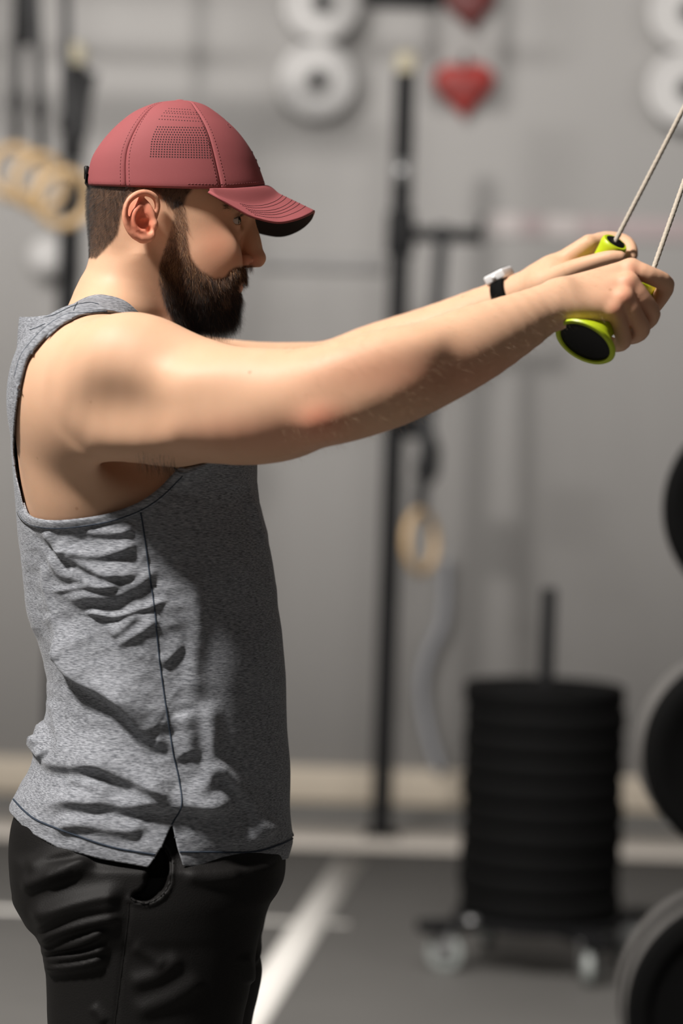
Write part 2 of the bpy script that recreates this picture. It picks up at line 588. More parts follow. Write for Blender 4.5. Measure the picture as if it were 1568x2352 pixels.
def rack_post(px, top_py, y, label, z_extra=0.0, arm=None):
    t = at(px, top_py, y)
    x = t[0]
    e = empty('rack_post', (x, y, 0))
    H = t[2]
    w = 0.074
    parts = [box_part((x, y, H / 2 + 0.006), (w, w, H - 0.012))]
    solid('upright', parts[0], MAT['powder_black'], e, False, 0.006)
    solid('foot_plate', box_part((x, y, 0.006), (0.13, 0.13, 0.012)), MAT['powder_black'], e, False, 0.003)
    solid('end_cap', revolve([(0, -0.03), (0.036, -0.03), (0.042, 0.0), (0.04, 0.025), (0.026, 0.045), (0, 0.05)], (x, y, H + 0.03), (0, 0, 1), 24), MAT['brass'], e)
    hole = [box_part((x, y - w / 2 - 0.0008, z), (0.02, 0.002, 0.02)) for z in np.arange(0.4, H - 0.1, 0.1)]
    h = solid('adjustment_hole', join(*hole), MAT['lens'], e, False)
    h['kind'] = 'stuff'
    zs = at(px, 395, y)[2]
    solid('number_sticker', box_part((x, y - w / 2 - 0.001, zs), (w * 0.94, 0.002, 0.075)), MAT['steel'], e, False)
    if arm:
        solid('spotter_arm', box_part((x + arm[0] / 2, y, arm[1]), (arm[0], 0.05, 0.05)), MAT['powder_black'], e, False, 0.005)
        solid('arm_bracket', box_part((x, y, arm[1]), (w * 1.35, w * 1.35, 0.15)), MAT['powder_black'], e, False, 0.004)
        solid('arm_end_cap', box_part((x + arm[0] + 0.006, y, arm[1] + 0.02), (0.014, 0.054, 0.10)), MAT['powder_black'], e, False, 0.003)
    thing(e, label, 'rack post')
    return x, y, H


PY = 5.95
zarm = at(1020, 540, PY)[2]
xa = at(930, 540, PY)[0]
x1 = at(1112, 540, PY)[0]
rack_post(931, 168, PY, 'black rack post with a side arm standing before the wall, right of the man', arm=(x1 - xa, zarm))
# ring on its strap below the arm
rc = at(966, 1245, PY - 0.24)
sp = at(1004, 548, PY)
gym_ring(rc, (0.86, -0.5, 0.06), 'wooden gym ring on a black strap below the arm of the rack post', strap_to=(rc[0] + 0.05, PY - 0.036, zarm + 0.02), strap_w=0.05)
# hook block clamped to the post, behind the forearm
hb = at(952, 960, PY - 0.05)
post = bpy.data.objects['rack_post']
solid('hook_body', box_part(hb + (0, 0, 0.02), (0.13, 0.06, 0.19)), MAT['powder_black'], post, False, 0.02)
solid('hook_arm', tube_mesh([hb + (0.05, -0.0, -0.05), hb + (0.075, -0.02, -0.12), hb + (0.07, -0.05, -0.2), hb + (0.045, -0.07, -0.23)], 0.024, 10), MAT['powder_black'], post)
# band hanging behind the post
bp = [at(1022, 1290, WALL_Y - 0.06), at(1018, 1420, WALL_Y - 0.06), at(985, 1500, WALL_Y - 0.06), at(968, 1580, WALL_Y - 0.06), at(985, 1690, WALL_Y - 0.06), at(1010, 1770, WALL_Y - 0.06)]
o = solid('resistance_band', tube_mesh(spline(bp, 40), 0.02, 10), MAT['grey_band'])
thing(o, 'blue-grey rubber band hanging down the wall behind the plate stack', 'band')
o2 = solid('wall_hook', tube_mesh([at(1022, 1290, WALL_Y + .01), at(1022, 1287, WALL_Y - 0.06), at(1022, 1280, WALL_Y - 0.09)], 0.012, 8), MAT['steel'])
thing(o2, 'small steel hook that carries the blue-grey rubber band', 'hook')

# left group
PL = 5.7
xl, _, Hl = rack_post(173, 150, PL, 'black rack post behind the back of the cap, by the bunch of wooden rings')
ZBAR = at(60, -322, PL - 0.5)[2]
for k, (px, py, tv, sx, lb) in enumerate(((38, 398, (0.35, -0.9, 0.2), 50, 'wooden gym ring, left one of the bunch beside the cap'),
                                          (92, 420, (0.5, -0.85, -0.1), 66, 'wooden gym ring, middle one of the bunch beside the cap'),
                                          (146, 456, (0.4, -0.9, -0.25), 150, 'wooden gym ring, right one of the bunch beside the cap'))):
    c = at(px, py, PL - 0.42 - 0.10 * k)
    tp = at(sx, -322, PL - 0.42 - 0.10 * k)
    tp[2] = ZBAR
    ring = gym_ring(c, tv, lb, 0.088, 0.0185, strap_to=tp, strap_w=0.034)
    if k == 0:
        q = at(51, 40, PL - 0.42)
        solid('strap_adjuster', box_part(q, (0.062, 0.03, 0.19)), MAT['powder_black'], ring, False, 0.006)
bar_a, bar_b = at(-420, -322, PL - 0.55), at(420, -322, PL - 0.55)
bar_a[2] = bar_b[2] = ZBAR + 0.0315
e = empty('pull_up_bar', tuple((bar_a + bar_b) / 2))
solid('bar', box_part((bar_a + bar_b) / 2, (np.linalg.norm(bar_b - bar_a), 0.34, 0.03)), MAT['steel'], e, False, 0.004)
for q in (bar_a, bar_b):
    solid('ceiling_hanger', box_part(((q[0]), q[1], (q[2] + CEIL) / 2), (0.05, 0.05, CEIL - q[2] + 0.03)), MAT['powder_black'], e, False, 0.004)
thing(e, 'flat steel beam under the ceiling from which the wooden rings hang', 'bar')
# dark strap bundle beside the post and the pale ball below the rings
sb = [at(202, 165, PL - 0.076), at(188, 230, PL - 0.076), at(180, 300, PL - 0.076), at(176, 330, PL - 0.076)]
o = solid('strap_bundle', tube_mesh(spline(sb, 16), [0.034] * 12 + [0.03, 0.026, 0.02, 0.01], 12), MAT['webbing'])
thing(o, 'bundle of black webbing straps tied to the rack post behind the cap', 'strap')
bc = at(112, 592, WALL_Y - 0.08)
o = solid('wall_ball', revolve([(0.0001, -0.085)] + [(0.085 * math.sin(a), -0.085 * math.cos(a)) for a in np.linspace(0.2, 2.94, 16)] + [(0.0001, 0.085)], bc, (0, -1, 0), 32), MAT['white_rubber'])
thing(o, 'pale ball in a wall bracket below the bunch of wooden rings', 'ball')
o = solid('ball_bracket', tube_mesh([at(112, 640, WALL_Y + .01), at(112, 640, WALL_Y - 0.16), at(112, 628, WALL_Y - 0.175)], 0.01, 8), MAT['steel'])
thing(o, 'thin steel bracket holding the pale ball on the wall', 'bracket')
# dark beams near the top edge
for k, (pa, pb, yy, w, lb) in enumerate((((-200, -60), (235, -70), PL + 0.1, 0.06, 'dark steel beam crossing above the rings, over the post beside the cap'),
                                         ((845, -40), (1010, 35), PY + 0.15, 0.07, 'short dark beam end above the top of the rack post'))):
    a, b = at(*pa, yy), at(*pb, yy)
    z = (a[2] + b[2]) / 2
    e = empty('steel_beam', ((a[0] + b[0]) / 2, yy, z))
    solid('beam', box_part(((a[0] + b[0]) / 2, yy, z), (b[0] - a[0], 0.05, w)), MAT['powder_black'], e, False, 0.004)
    for q in (a, b):
        solid('ceiling_hanger', box_part((q[0], yy, (z + CEIL) / 2), (0.035, 0.035, CEIL - z + 0.02)), MAT['powder_black'], e, False, 0.003)
    thing(e, lb, 'beam')

# ================================================================== plate stack on its trolley
tc = on_floor(1232, 2215)
tz = 0.145
e = empty('plate_trolley', (tc[0], tc[1], 0))
solid('deck', revolve([(0.0, -0.012), (0.225, -0.012), (0.235, -0.004), (0.235, 0.008), (0.225, 0.014), (0.0, 0.014)], (tc[0], tc[1], tz - 0.014), (0, 0, 1), 48),
      MAT['powder_black'], e)
zt = at(1247, 1350, tc[1])[2]
solid('centre_post', revolve([(0, 0), (0.021, 0), (0.021, zt - tz - 0.01), (0.017, zt - tz), (0, zt - tz)], (tc[0], tc[1], tz), (0, 0, 1), 24), MAT['powder_black'], e)
for k in range(4):
    a = math.radians(25 + 90 * k)
    d = np.array([math.cos(a), math.sin(a), 0])
    s = np.array([-d[1], d[0], 0])
    arm = solid('support_arm', box_part(np.array([tc[0], tc[1], tz - 0.024]) + d * 0.17, (0.38, 0.07, 0.03), np.stack([d, s, (0, 0, 1.0)])), MAT['powder_black'], e, False, 0.005)
    cc = np.array([tc[0], tc[1], 0.050]) + d * 0.285
    axl = np.array([math.cos(a + 0.9), math.sin(a + 0.9), 0])
    wh = solid('caster_wheel', revolve([(0.0, -0.02), (0.016, -0.02), (0.018, -0.014), (0.040, -0.016), (0.050, -0.011), (0.050, 0.011), (0.040, 0.016), (0.018, 0.014), (0.016, 0.02), (0, 0.02)],
                                       cc, axl, 28), MAT['caster'], e)
    fk = [box_part(cc + axl * q + np.array([0, 0, 0.028]), (0.04, 0.006, 0.08), np.stack([np.cross(axl, (0, 0, 1.0)), axl, (0, 0, 1.0)])) for q in (-0.026, 0.026)]
    fk.append(box_part(cc + np.array([0, 0, 0.064]), (0.05, 0.06, 0.012), np.stack([np.cross(axl, (0, 0, 1.0)), axl, (0, 0, 1.0)])))
    solid('caster_fork', join(*fk), MAT['steel'], e, False, 0.002)
bolt = at(1081, 2141, tc[1] - 0.19)
solid('deck_bolt', revolve([(0, 0), (0.016, 0), (0.022, 0.006), (0.016, 0.014), (0, 0.016)], (bolt[0], tc[1] - 0.19, tz), (0, 0, 1), 16), MAT['steel'], e)
thing(e, 'black round trolley on four grey casters that carries the plate stack', 'trolley')
ztop = at(1240, 1583, tc[1] - 0.2)[2]
NP = 10
order = ('topmost', 'second', 'third', 'fourth', 'fifth', 'sixth', 'seventh', 'eighth', 'ninth', 'lowest')
tt = (ztop - tz) / NP
proto = None
for k in range(NP):
    zc = ztop - tt * (k + 0.5)
    jx, jy = random.uniform(-.004, .004), random.uniform(-.004, .004)
    if proto is None:
        me = mesh_np('bumper_plate', *revolve(plate_profile(0.221, tt - 0.001, 0.075, 0.026, 0.18), (0, 0, 0), (0, 0, 1), 64))
        proto = link('bumper_plate', me, None, MAT['black_rubber'])
        me.set_sharp_from_angle(angle=math.radians(38))
        o = proto
    else:
        o = proto.copy()
        COL.objects.link(o)
    o.location = (tc[0] + jx, tc[1] + jy, zc)
    lab = 'black bumper plate, %s in the upright stack on the trolley' % (order[k] if k in (0, NP - 1) else order[k] + ' from the top')
    thing(o, lab, 'weight plate', 'bumper plates stacked on the trolley')

# ================================================================== plate tree at the frame's edge
DY = 1.75
cx = at(1745, 1170, DY)
e = empty('plate_tree', (cx[0] + 0.02, DY + 0.28, 0))
base = np.array([cx[0] + 0.0, DY + 0.28, 0])
solid('upright', box_part(base + (0, 0, 0.83), (0.07, 0.07, 1.6)), MAT['powder_black'], e, False, 0.006)
solid('base_bar', box_part(base + (0, -0.05, 0.03), (0.07, 0.75, 0.06)), MAT['powder_black'], e, False, 0.006)
solid('base_bar', box_part(base + (0, 0.0, 0.03), (0.6, 0.07, 0.06)), MAT['powder_black'], e, False, 0.006)
rows = ((1170, 1766, 0.202, (0.045,), ('black_rubber',), ('thin black plate on the top peg of the plate tree',)),
        (1748, 1731, 0.204, (0.05, 0.06, 0.06, 0.06), ('black_rubber', 'black_rubber', 'grey_rubber', 'grey_rubber'),
         ('front black plate on the middle peg of the plate tree', 'second plate from the front on the middle peg, black',
          'grey plate third from the front on the middle peg', 'rearmost grey plate on the middle peg of the tree')),
        (2338, 1712, 0.228, (0.06, 0.05, 0.05, 0.06), ('black_rubber', 'grey_rubber', 'black_rubber', 'grey_rubber'),
         ('front black plate on the lowest peg of the plate tree', 'second plate from the front on the lowest peg, grey',
          'black plate third from the front on the lowest peg', 'rearmost grey plate on the lowest peg of the tree')))
for py, px, R, ths, mats, labs in rows:
    c = at(px, py, DY)
    xx = base[0]
    zc = c[2]
    depth = 0.0
    solid('peg', revolve([(0, 0), (0.024, 0), (0.024, 0.33), (0, 0.335)], (c[0], base[1] - 0.02, zc), (0, -1, 0), 20), MAT['steel'], e)
    solid('peg_bracket', box_part(((c[0] + base[0]) / 2, base[1] - 0.03, zc), (abs(c[0] - base[0]) + 0.09, 0.02, 0.08)), MAT['powder_black'], e, False, 0.003)
    for t, mk, lb in zip(ths, mats, labs):
        yy = DY + depth + t / 2
        o = solid('bumper_plate', revolve(plate_profile(R, t, 0.06, 0.026, 0.2), (c[0], yy, zc), (0, -1, 0), 72), MAT[mk])
        thing(o, lb, 'weight plate', 'plates on the plate tree')
        depth += t + 0.002
thing(e, 'black plate tree with three pegs at the edge of the frame', 'plate rack')

# ================================================================== implicit sculpting
def _axis(segs):
    """Grid line from [(start, end, step)]."""
    out = []
    for a, b, s in segs:
        n = max(1, int(round((b - a) / s)))
        out.append(np.linspace(a, b, n, endpoint=False))
    out.append([segs[-1][1]])
    return np.concatenate(out).astype(np.float32)


class Field:
    """A signed field on a rectilinear grid; primitives are blended in one by one inside their own box."""

    def __init__(s, xs, ys, zs):
        s.a = [xs, ys, zs]
        s.F = np.full((len(xs), len(ys), len(zs)), 0.2, np.float32)

    def put(s, fn, lo, hi, k, mode='+'):
        m = k + 0.022
        sl = []
        for a, l, h in zip(s.a, lo, hi):
            i0, i1 = np.searchsorted(a, [l - m, h + m])
            if i1 <= i0:
                return
            sl.append(slice(i0, i1))
        X = s.a[0][sl[0]][:, None, None]
        Y = s.a[1][sl[1]][None, :, None]
        Z = s.a[2][sl[2]][None, None, :]
        d = fn(X, Y, Z).astype(np.float32)
        G = s.F[tuple(sl)]
        if mode == '-':
            d = -d
            h = np.maximum(k - np.abs(G - d), 0) / k
            G[...] = np.maximum(G, d) + h * h * (k / 4)
        else:
            h = np.maximum(k - np.abs(G - d), 0) / k
            G[...] = np.minimum(G, d) - h * h * (k / 4)

    # primitives ----------------------------------------------------------
    def ell(s, c, r, k, R=None, mode='+'):
        c, r = np.asarray(c, np.float32), np.asarray(r, np.float32)
        R = np.eye(3, dtype=np.float32) if R is None else np.asarray(R, np.float32)
        ext = np.sqrt(((R * r[:, None]) ** 2).sum(0))

        def fn(X, Y, Z):
            x, y, z = X - c[0], Y - c[1], Z - c[2]
            k0 = 0
            k1 = 0
            for i in range(3):
                q = (R[i, 0] * x + R[i, 1] * y + R[i, 2] * z) / r[i]
                k0 = k0 + q * q
                k1 = k1 + (q / r[i]) ** 2
            k0 = np.sqrt(k0)
            return k0 * (k0 - 1) / (np.sqrt(k1) + 1e-9)
        s.put(fn, c - ext, c + ext, k, mode)

    def cone(s, a, b, ra, rb, k, mode='+'):
        a, b = np.asarray(a, np.float32), np.asarray(b, np.float32)
        d = b - a
        L2 = float(d @ d) + 1e-12
        rm = max(ra, rb)

        def fn(X, Y, Z):
            x, y, z = X - a[0], Y - a[1], Z - a[2]
            t = np.clip((x * d[0] + y * d[1] + z * d[2]) / L2, 0, 1)
            return np.sqrt((x - t * d[0]) ** 2 + (y - t * d[1]) ** 2 + (z - t * d[2]) ** 2) - (ra + t * (rb - ra))
        s.put(fn, np.minimum(a, b) - rm, np.maximum(a, b) + rm, k, mode)

    def path(s, pts, k, mode='+', n=None):
        """Chain of round cones through rows (x, y, z, r)."""
        P = np.asarray(pts, float)
        if n:
            P = spline(P, n)
        rm = P[:, 3].max()

        def fn(X, Y, Z):
            best = None
            for a, b in zip(P[:-1], P[1:]):
                d = b[:3] - a[:3]
                L2 = float(d @ d) + 1e-12
                x, y, z = X - a[0], Y - a[1], Z - a[2]
                t = np.clip((x * d[0] + y * d[1] + z * d[2]) / L2, 0, 1)
                q = np.sqrt((x - t * d[0]) ** 2 + (y - t * d[1]) ** 2 + (z - t * d[2]) ** 2) - (a[3] + t * (b[3] - a[3]))
                best = q if best is None else np.minimum(best, q)
            return best
        s.put(fn, P[:, :3].min(0) - rm, P[:, :3].max(0) + rm, k, mode)

    def limb(s, pts, k, n=28, depth_dir=(0, 1, 0)):
        """Elliptical tube through rows (x, y, z, r_in_plane, r_depth)."""
        P = spline(pts, n)
        dd = np.asarray(depth_dir, float)
        rm = P[:, 3:].max()

        def fn(X, Y, Z):
            best = None
            for i in range(len(P) - 1):
                a, b = P[i], P[i + 1]
                d = b[:3] - a[:3]
                ln = np.linalg.norm(d)
                T = d / ln
                v = dd - T * (dd @ T)
                v /= np.linalg.norm(v)
                u = np.cross(T, v)
                x, y, z = X - a[0], Y - a[1], Z - a[2]
                q = x * T[0] + y * T[1] + z * T[2]
                t = np.clip(q / ln, 0, 1)
                ex = q - t * ln
                ru, rv = a[3] + t * (b[3] - a[3]), a[4] + t * (b[4] - a[4])
                pu = (x * u[0] + y * u[1] + z * u[2]) / ru
                pv = (x * v[0] + y * v[1] + z * v[2]) / rv
                r = np.sqrt(pu * pu + pv * pv + (ex / np.minimum(ru, rv)) ** 2)
                w = (r - 1) * np.minimum(ru, rv)
                best = w if best is None else np.minimum(best, w)
            return best
        s.put(fn, P[:, :3].min(0) - rm, P[:, :3].max(0) + rm, k)

    def loft(s, rows, k, n=2.3, mode='+', y0=0.0):
        """Stack of superellipses: rows (z, x_back, x_front, half_width), z rising."""
        R = np.asarray(sorted(rows, key=lambda r: r[0]), float)
        D = spline(R, 90)
        o = np.argsort(D[:, 0])
        D = D[o]

        def fn(X, Y, Z):
            zz = np.clip(Z, D[0, 0], D[-1, 0])
            xb, xf, w = (np.interp(zz, D[:, 0], D[:, i]) for i in (1, 2, 3))
            a, b = np.maximum((xf - xb) / 2, 1e-3), np.maximum(w, 1e-3)
            q = (np.abs((X - (xb + xf) / 2) / a) ** n + np.abs((Y - y0) / b) ** n) ** (1 / n)
            d = (q - 1) * np.minimum(a, b)
            out = np.abs(Z - zz)
            return np.where(out > 0, np.sqrt(np.maximum(d, 0) ** 2 + out ** 2), d)
        lo = np.array([D[:, 1].min(), y0 - D[:, 3].max(), D[0, 0]])
        hi = np.array([D[:, 2].max(), y0 + D[:, 3].max(), D[-1, 0]])
        s.put(fn, lo, hi, k, mode)

    # read-out ------------------------------------------------------------
    def sample(s, p):
        p = np.asarray(p, np.float32)
        ix, fr = [], []
        for c, a in enumerate(s.a):
            i = np.clip(np.searchsorted(a, p[:, c]) - 1, 0, len(a) - 2)
            ix.append(i)
            fr.append(np.clip((p[:, c] - a[i]) / (a[i + 1] - a[i]), 0, 1))
        out = 0
        for dx in (0, 1):
            for dy in (0, 1):
                for dz in (0, 1):
                    w = (fr[0] if dx else 1 - fr[0]) * (fr[1] if dy else 1 - fr[1]) * (fr[2] if dz else 1 - fr[2])
                    out = out + w * s.F[ix[0] + dx, ix[1] + dy, ix[2] + dz]
        return out

    def grad(s, p, h=0.003):
        g = np.stack([s.sample(p + e) - s.sample(p - e) for e in np.eye(3, dtype=np.float32) * h], -1)
        return g / (np.linalg.norm(g, axis=1)[:, None] + 1e-9)

    def push_out(s, p, gap, it=6, mask=None):
        p = np.array(p, float)
        for _ in range(it):
            f = s.sample(p)
            idx = np.flatnonzero(f < gap if mask is None else (f < gap) & mask)
            if not len(idx):
                break
            p[idx] += s.grad(p[idx]) * np.clip(gap - f[idx], 0, 0.02)[:, None] * 0.9
        return p

    def surface(s):
        """Naive surface nets: vertices and quads of the zero level."""
        F = s.F
        nx, ny, nz = F.shape
        cy, cz = ny - 1, nz - 1
        neg = F < 0
        ids = []
        for i0 in range(0, nx - 1, 32):
            i1 = min(nx - 1, i0 + 32)
            b = neg[i0:i1 + 1].view(np.uint8)
            c = b[:-1] + b[1:]
            c = c[:, :-1] + c[:, 1:]
            c = c[:, :, :-1] + c[:, :, 1:]
            w = np.flatnonzero((c > 0) & (c < 8)).astype(np.int64)
            ids.append(w + i0 * cy * cz)
        ids = np.concatenate(ids)
        I, rem = np.divmod(ids, cy * cz)
        J, K = np.divmod(rem, cz)
        cv = {(a, b, c): F[I + a, J + b, K + c] for a in (0, 1) for b in (0, 1) for c in (0, 1)}
        acc, cnt = np.zeros((len(ids), 3)), np.zeros(len(ids))
        for ax in range(3):
            for u in (0, 1):
                for v in (0, 1):
                    o0 = [u, v]
                    o0.insert(ax, 0)
                    o1 = [u, v]
                    o1.insert(ax, 1)
                    f0, f1 = cv[tuple(o0)], cv[tuple(o1)]
                    m = (f0 < 0) != (f1 < 0)
                    t = np.where(m, f0 / np.where(m, f0 - f1, 1), 0)
                    p = np.tile(np.array(o0, float), (len(ids), 1))
                    p[:, ax] = t
                    acc += p * m[:, None]
                    cnt += m
        acc /= cnt[:, None]
        V = np.stack([a[i] + acc[:, c] * (a[i + 1] - a[i]) for c, (a, i) in enumerate(zip(s.a, (I, J, K)))], -1)
        Q = []
        for ax in range(3):
            sl0, sl1 = [slice(1, -1)] * 3, [slice(1, -1)] * 3
            sl0[ax], sl1[ax] = slice(0, -1), slice(1, None)
            A = neg[tuple(sl0)]
            E = np.nonzero(A != neg[tuple(sl1)])
            sgn = A[E]
            E = [e + (0 if c == ax else 1) for c, e in enumerate(E)]
            o = [c for c in range(3) if c != ax]
            quad = []
            for du, dv in ((1, 1), (0, 1), (0, 0), (1, 0)):
                e = [x.copy() for x in E]
                e[o[0]] = e[o[0]] - du
                e[o[1]] = e[o[1]] - dv
                quad.append(np.searchsorted(ids, (e[0].astype(np.int64) * cy + e[1]) * cz + e[2]))
            q = np.stack(quad, -1)
            flip = sgn if ax != 1 else ~sgn
            q[~flip] = q[~flip][:, ::-1]
            Q.append(q)
        return V, np.concatenate(Q)


def relax(V, Q, it=2, lam=0.5):
    """Laplacian smoothing over quad edges."""
    E = np.concatenate([Q[:, [0, 1]], Q[:, [1, 2]], Q[:, [2, 3]], Q[:, [3, 0]]])
    a = np.concatenate([E[:, 0], E[:, 1]])
    b = np.concatenate([E[:, 1], E[:, 0]])
    n = len(V)
    deg = np.bincount(a, minlength=n)[:, None]
    V = V.copy()
    for _ in range(it):
        s = np.stack([np.bincount(a, V[b, c], n) for c in range(3)], -1)
        V += lam * (s / np.maximum(deg, 1) - V)
    return V


def vnormals(V, Q):
    n = np.cross(V[Q[:, 2]] - V[Q[:, 0]], V[Q[:, 3]] - V[Q[:, 1]])
    out = np.stack([np.bincount(Q.ravel(), np.repeat(n[:, c], Q.shape[1]), len(V)) for c in range(3)], -1)
    return out / (np.linalg.norm(out, axis=1)[:, None] + 1e-12)


def in_poly(px, py, poly):
    P = np.asarray(poly, float)
    ins = np.zeros(px.shape, bool)
    for (x0, y0), (x1, y1) in zip(P, np.roll(P, -1, 0)):
        c = ((y0 > py) != (y1 > py)) & (px < (x1 - x0) * (py - y0) / (y1 - y0 + 1e-12) + x0)
        ins ^= c
    return ins


def seg_dist(px, py, line, closed=False):
    """Distance to a polyline, arc position 0..1 and signed side (positive = below a line drawn left to right)."""
    P = np.asarray(line, float)
    if closed:
        P = np.vstack([P, P[:1]])
    ln = np.linalg.norm(np.diff(P, axis=0), axis=1)
    cum = np.concatenate([[0], np.cumsum(ln)])
    best = np.full(px.shape, 1e9)
    tt, sd = np.zeros(px.shape), np.zeros(px.shape)
    for i in range(len(P) - 1):
        d = P[i + 1] - P[i]
        t = np.clip(((px - P[i, 0]) * d[0] + (py - P[i, 1]) * d[1]) / (ln[i] ** 2 + 1e-12), 0, 1)
        qx, qy = px - P[i, 0] - t * d[0], py - P[i, 1] - t * d[1]
        q = np.hypot(qx, qy)
        m = q < best
        best[m] = q[m]
        tt[m] = (cum[i] + t[m] * ln[i]) / cum[-1]
        sd[m] = np.sign(d[0] * qy[m] - d[1] * qx[m])
    return best, tt, sd


def fold(px, py, line, amp, up, down, ends=0.18):
    """Raised cloth fold: rises over `up` px above its crest line, falls off over `down` px below it."""
    L_ = spline(np.asarray(line, float), 24)
    m = max(up, down) * 2.6
    idx = np.flatnonzero((px > L_[:, 0].min() - m) & (px < L_[:, 0].max() + m) & (py > L_[:, 1].min() - m) & (py < L_[:, 1].max() + m))
    out = np.zeros(px.shape)
    d, t, s = seg_dist(px[idx], py[idx], L_)
    w = np.where(s > 0, down, up)
    e = np.clip(np.minimum(t, 1 - t) / ends, 0, 1)
    e = e * e * (3 - 2 * e)
    out[idx] = amp * np.exp(-(d / w) ** 2) * e
    return out


# ================================================================== the man: one continuous body
R1000 = 1e-3


def X_(px):
    return (px - 784) / 1900.0


def Z_(py):
    return (1176 - py) / 1900.0


def rows_px(rows):
    """(py, px_back, px_front, half width in mm) on the middle plane -> loft rows."""
    return [(Z_(r[0]), X_(r[1]), X_(r[2]), r[3] * R1000) for r in rows]


def st(px, py, y, ru_px, rv_mm):
    """Limb station: pixel centre, depth, in-plane radius in pixels, depth radius in mm."""
    p = L(px, py, y)
    return (*p, ru_px * mm_px(y), rv_mm * R1000)


def pt(px, py, y, r_mm):
    return (*L(px, py, y), r_mm * R1000)


def er(rx_px, ry_mm, rz_px, y=0.0):
    s = mm_px(y)
    return (rx_px * s, ry_mm * R1000, rz_px * s)


def rot(ay=0.0, az=0.0, ax=0.0):
    """Rows = axes of an ellipsoid turned in the picture plane (ay), about the vertical (az) and about x (ax), degrees."""
    M = Matrix.Rotation(math.radians(ay), 3, 'Y') @ Matrix.Rotation(math.radians(az), 3, 'Z') @ Matrix.Rotation(math.radians(ax), 3, 'X')
    return np.array(M).T


XS = _axis([(-0.425, X_(186), 0.0026), (X_(186), X_(622), 0.00135), (X_(622), X_(1240), 0.0026), (X_(1240), 0.425, 0.0017)])
YS = _axis([(-0.37, -0.275, 0.0026), (-0.275, -0.15, 0.0018), (-0.15, -0.105, 0.0018), (-0.105, 0.01, 0.00135), (0.01, 0.10, 0.0018),
            (0.10, 0.21, 0.002), (0.21, 0.36, 0.0032)])
ZS = _axis([(-1.31, -0.50, 0.009), (-0.50, -0.02, 0.0028), (-0.02, Z_(790), 0.0024), (Z_(790), Z_(425), 0.00135), (Z_(425), 0.50, 0.0022)])
B = Field(XS, YS, ZS)

# trunk ------------------------------------------------------------------
B.loft(rows_px([(735, 150, 345, 72), (770, 96, 390, 112), (820, 64, 470, 148), (900, 46, 566, 170), (1000, 42, 580, 173), (1100, 52, 582, 168),
                (1200, 66, 578, 160), (1350, 92, 580, 152), (1500, 118, 588, 150), (1650, 126, 592, 154), (1800, 92, 596, 164),
                (1900, 70, 590, 160), (1980, 72, 575, 150), (2040, 90, 560, 140)]), 0.02, 2.35)
# hips and legs down to the ankles, then the feet
for sy in (-1, 1):
    FT = local([[0, 0, 0.0]])[0]
    hip, knee = L(330, 2070, sy * 0.085), np.array([X_(325), sy * 0.096, -0.77])
    gz = local(world([[X_(316), sy * 0.098, -1.2]]) * (1, 1, 0) + (0, 0, 0.085))[0]
    B.limb([(*hip, .092, .072), (X_(322), sy * .093, -0.56, .082, .064), (X_(325), sy * .095, -0.68, .066, .054), (*knee, .054, .05),
            (X_(316), sy * .096, -0.88, .05, .046), (X_(314), sy * .097, -1.02, .042, .038), (*gz, .036, .032)], 0.03, 20)
    B.cone(gz + (-0.01, 0, -0.04), gz + (0.12, sy * 0.01, -0.05), 0.026, 0.018, 0.02)
# shoulder girdle, neck
for sy in (-1, 1):
    B.cone(L(262, 712, sy * 0.03), L(215, 792, sy * 0.125), 0.030, 0.034, 0.04)            # trapezius
    B.ell(L(150, 900, sy * 0.115), er(95, 62, 130), 0.05)                                     # shoulder blade
    B.ell(L(185, 1040, sy * 0.125), er(98, 50, 165), 0.05)                                    # lat
    B.ell(L(455, 950, sy * 0.085), er(105, 90, 115), 0.05)                                    # chest
    B.cone(L(400, 812, sy * 0.03), L(330, 800, sy * 0.16), 0.014, 0.016, 0.03)                # collar bone
B.limb([(X_(308), 0, Z_(545), 88 / 1900, .054), (X_(300), 0, Z_(610), 96 / 1900, .057), (X_(290), 0, Z_(660), 101 / 1900, .060),
        (X_(278), 0, Z_(705), 112 / 1900, .064), (X_(272), 0, Z_(770), 125 / 1900, .07)], 0.022, 14)
for sy in (-1, 1):
    B.cone(L(330, 585, sy * 0.052), L(425, 760, sy * 0.022), 0.013, 0.012, 0.02)               # sternomastoid

# arms -------------------------------------------------------------------
NEAR = [st(190, 862, -.150, 112, 50), st(245, 872, -.182, 128, 58), st(320, 888, -.202, 150, 62), st(420, 912, -.222, 147, 60), st(530, 927, -.250, 132, 56), st(640, 922, -.277, 122, 51),
        st(735, 910, -.296, 116, 47), st(820, 890, -.298, 114, 47), st(905, 866, -.293, 112, 46), st(1000, 832, -.282, 101, 42), st(1100, 786, -.267, 88, 37),
        st(1190, 742, -.252, 70, 30), st(1255, 707, -.243, 56, 23), st(1300, 690, -.24, 54, 19)]
B.limb(NEAR, 0.06, 36)
B.ell(L(205, 930, -.150), er(85, 45, 85, -.16), 0.07)
B.ell(L(225, 985, -.165), er(60, 22, 45, -.16), 0.06)
FAR = [st(300, 850, .185, 112, 60), st(420, 872, .21, 108, 60), st(560, 884, .238, 101, 53), st(680, 884, .258, 98, 48), (*L(770, 872, .265), .053, .048),
       st(870, 834, .262, 92, 46), st(1000, 776, .24, 76, 40), st(1100, 725, .212, 62, 34), st(1172, 690, .188, 53, 29), st(1225, 662, .168, 48, 26),
       st(1270, 634, .152, 46, 22)]
B.limb(FAR, 0.035, 32)
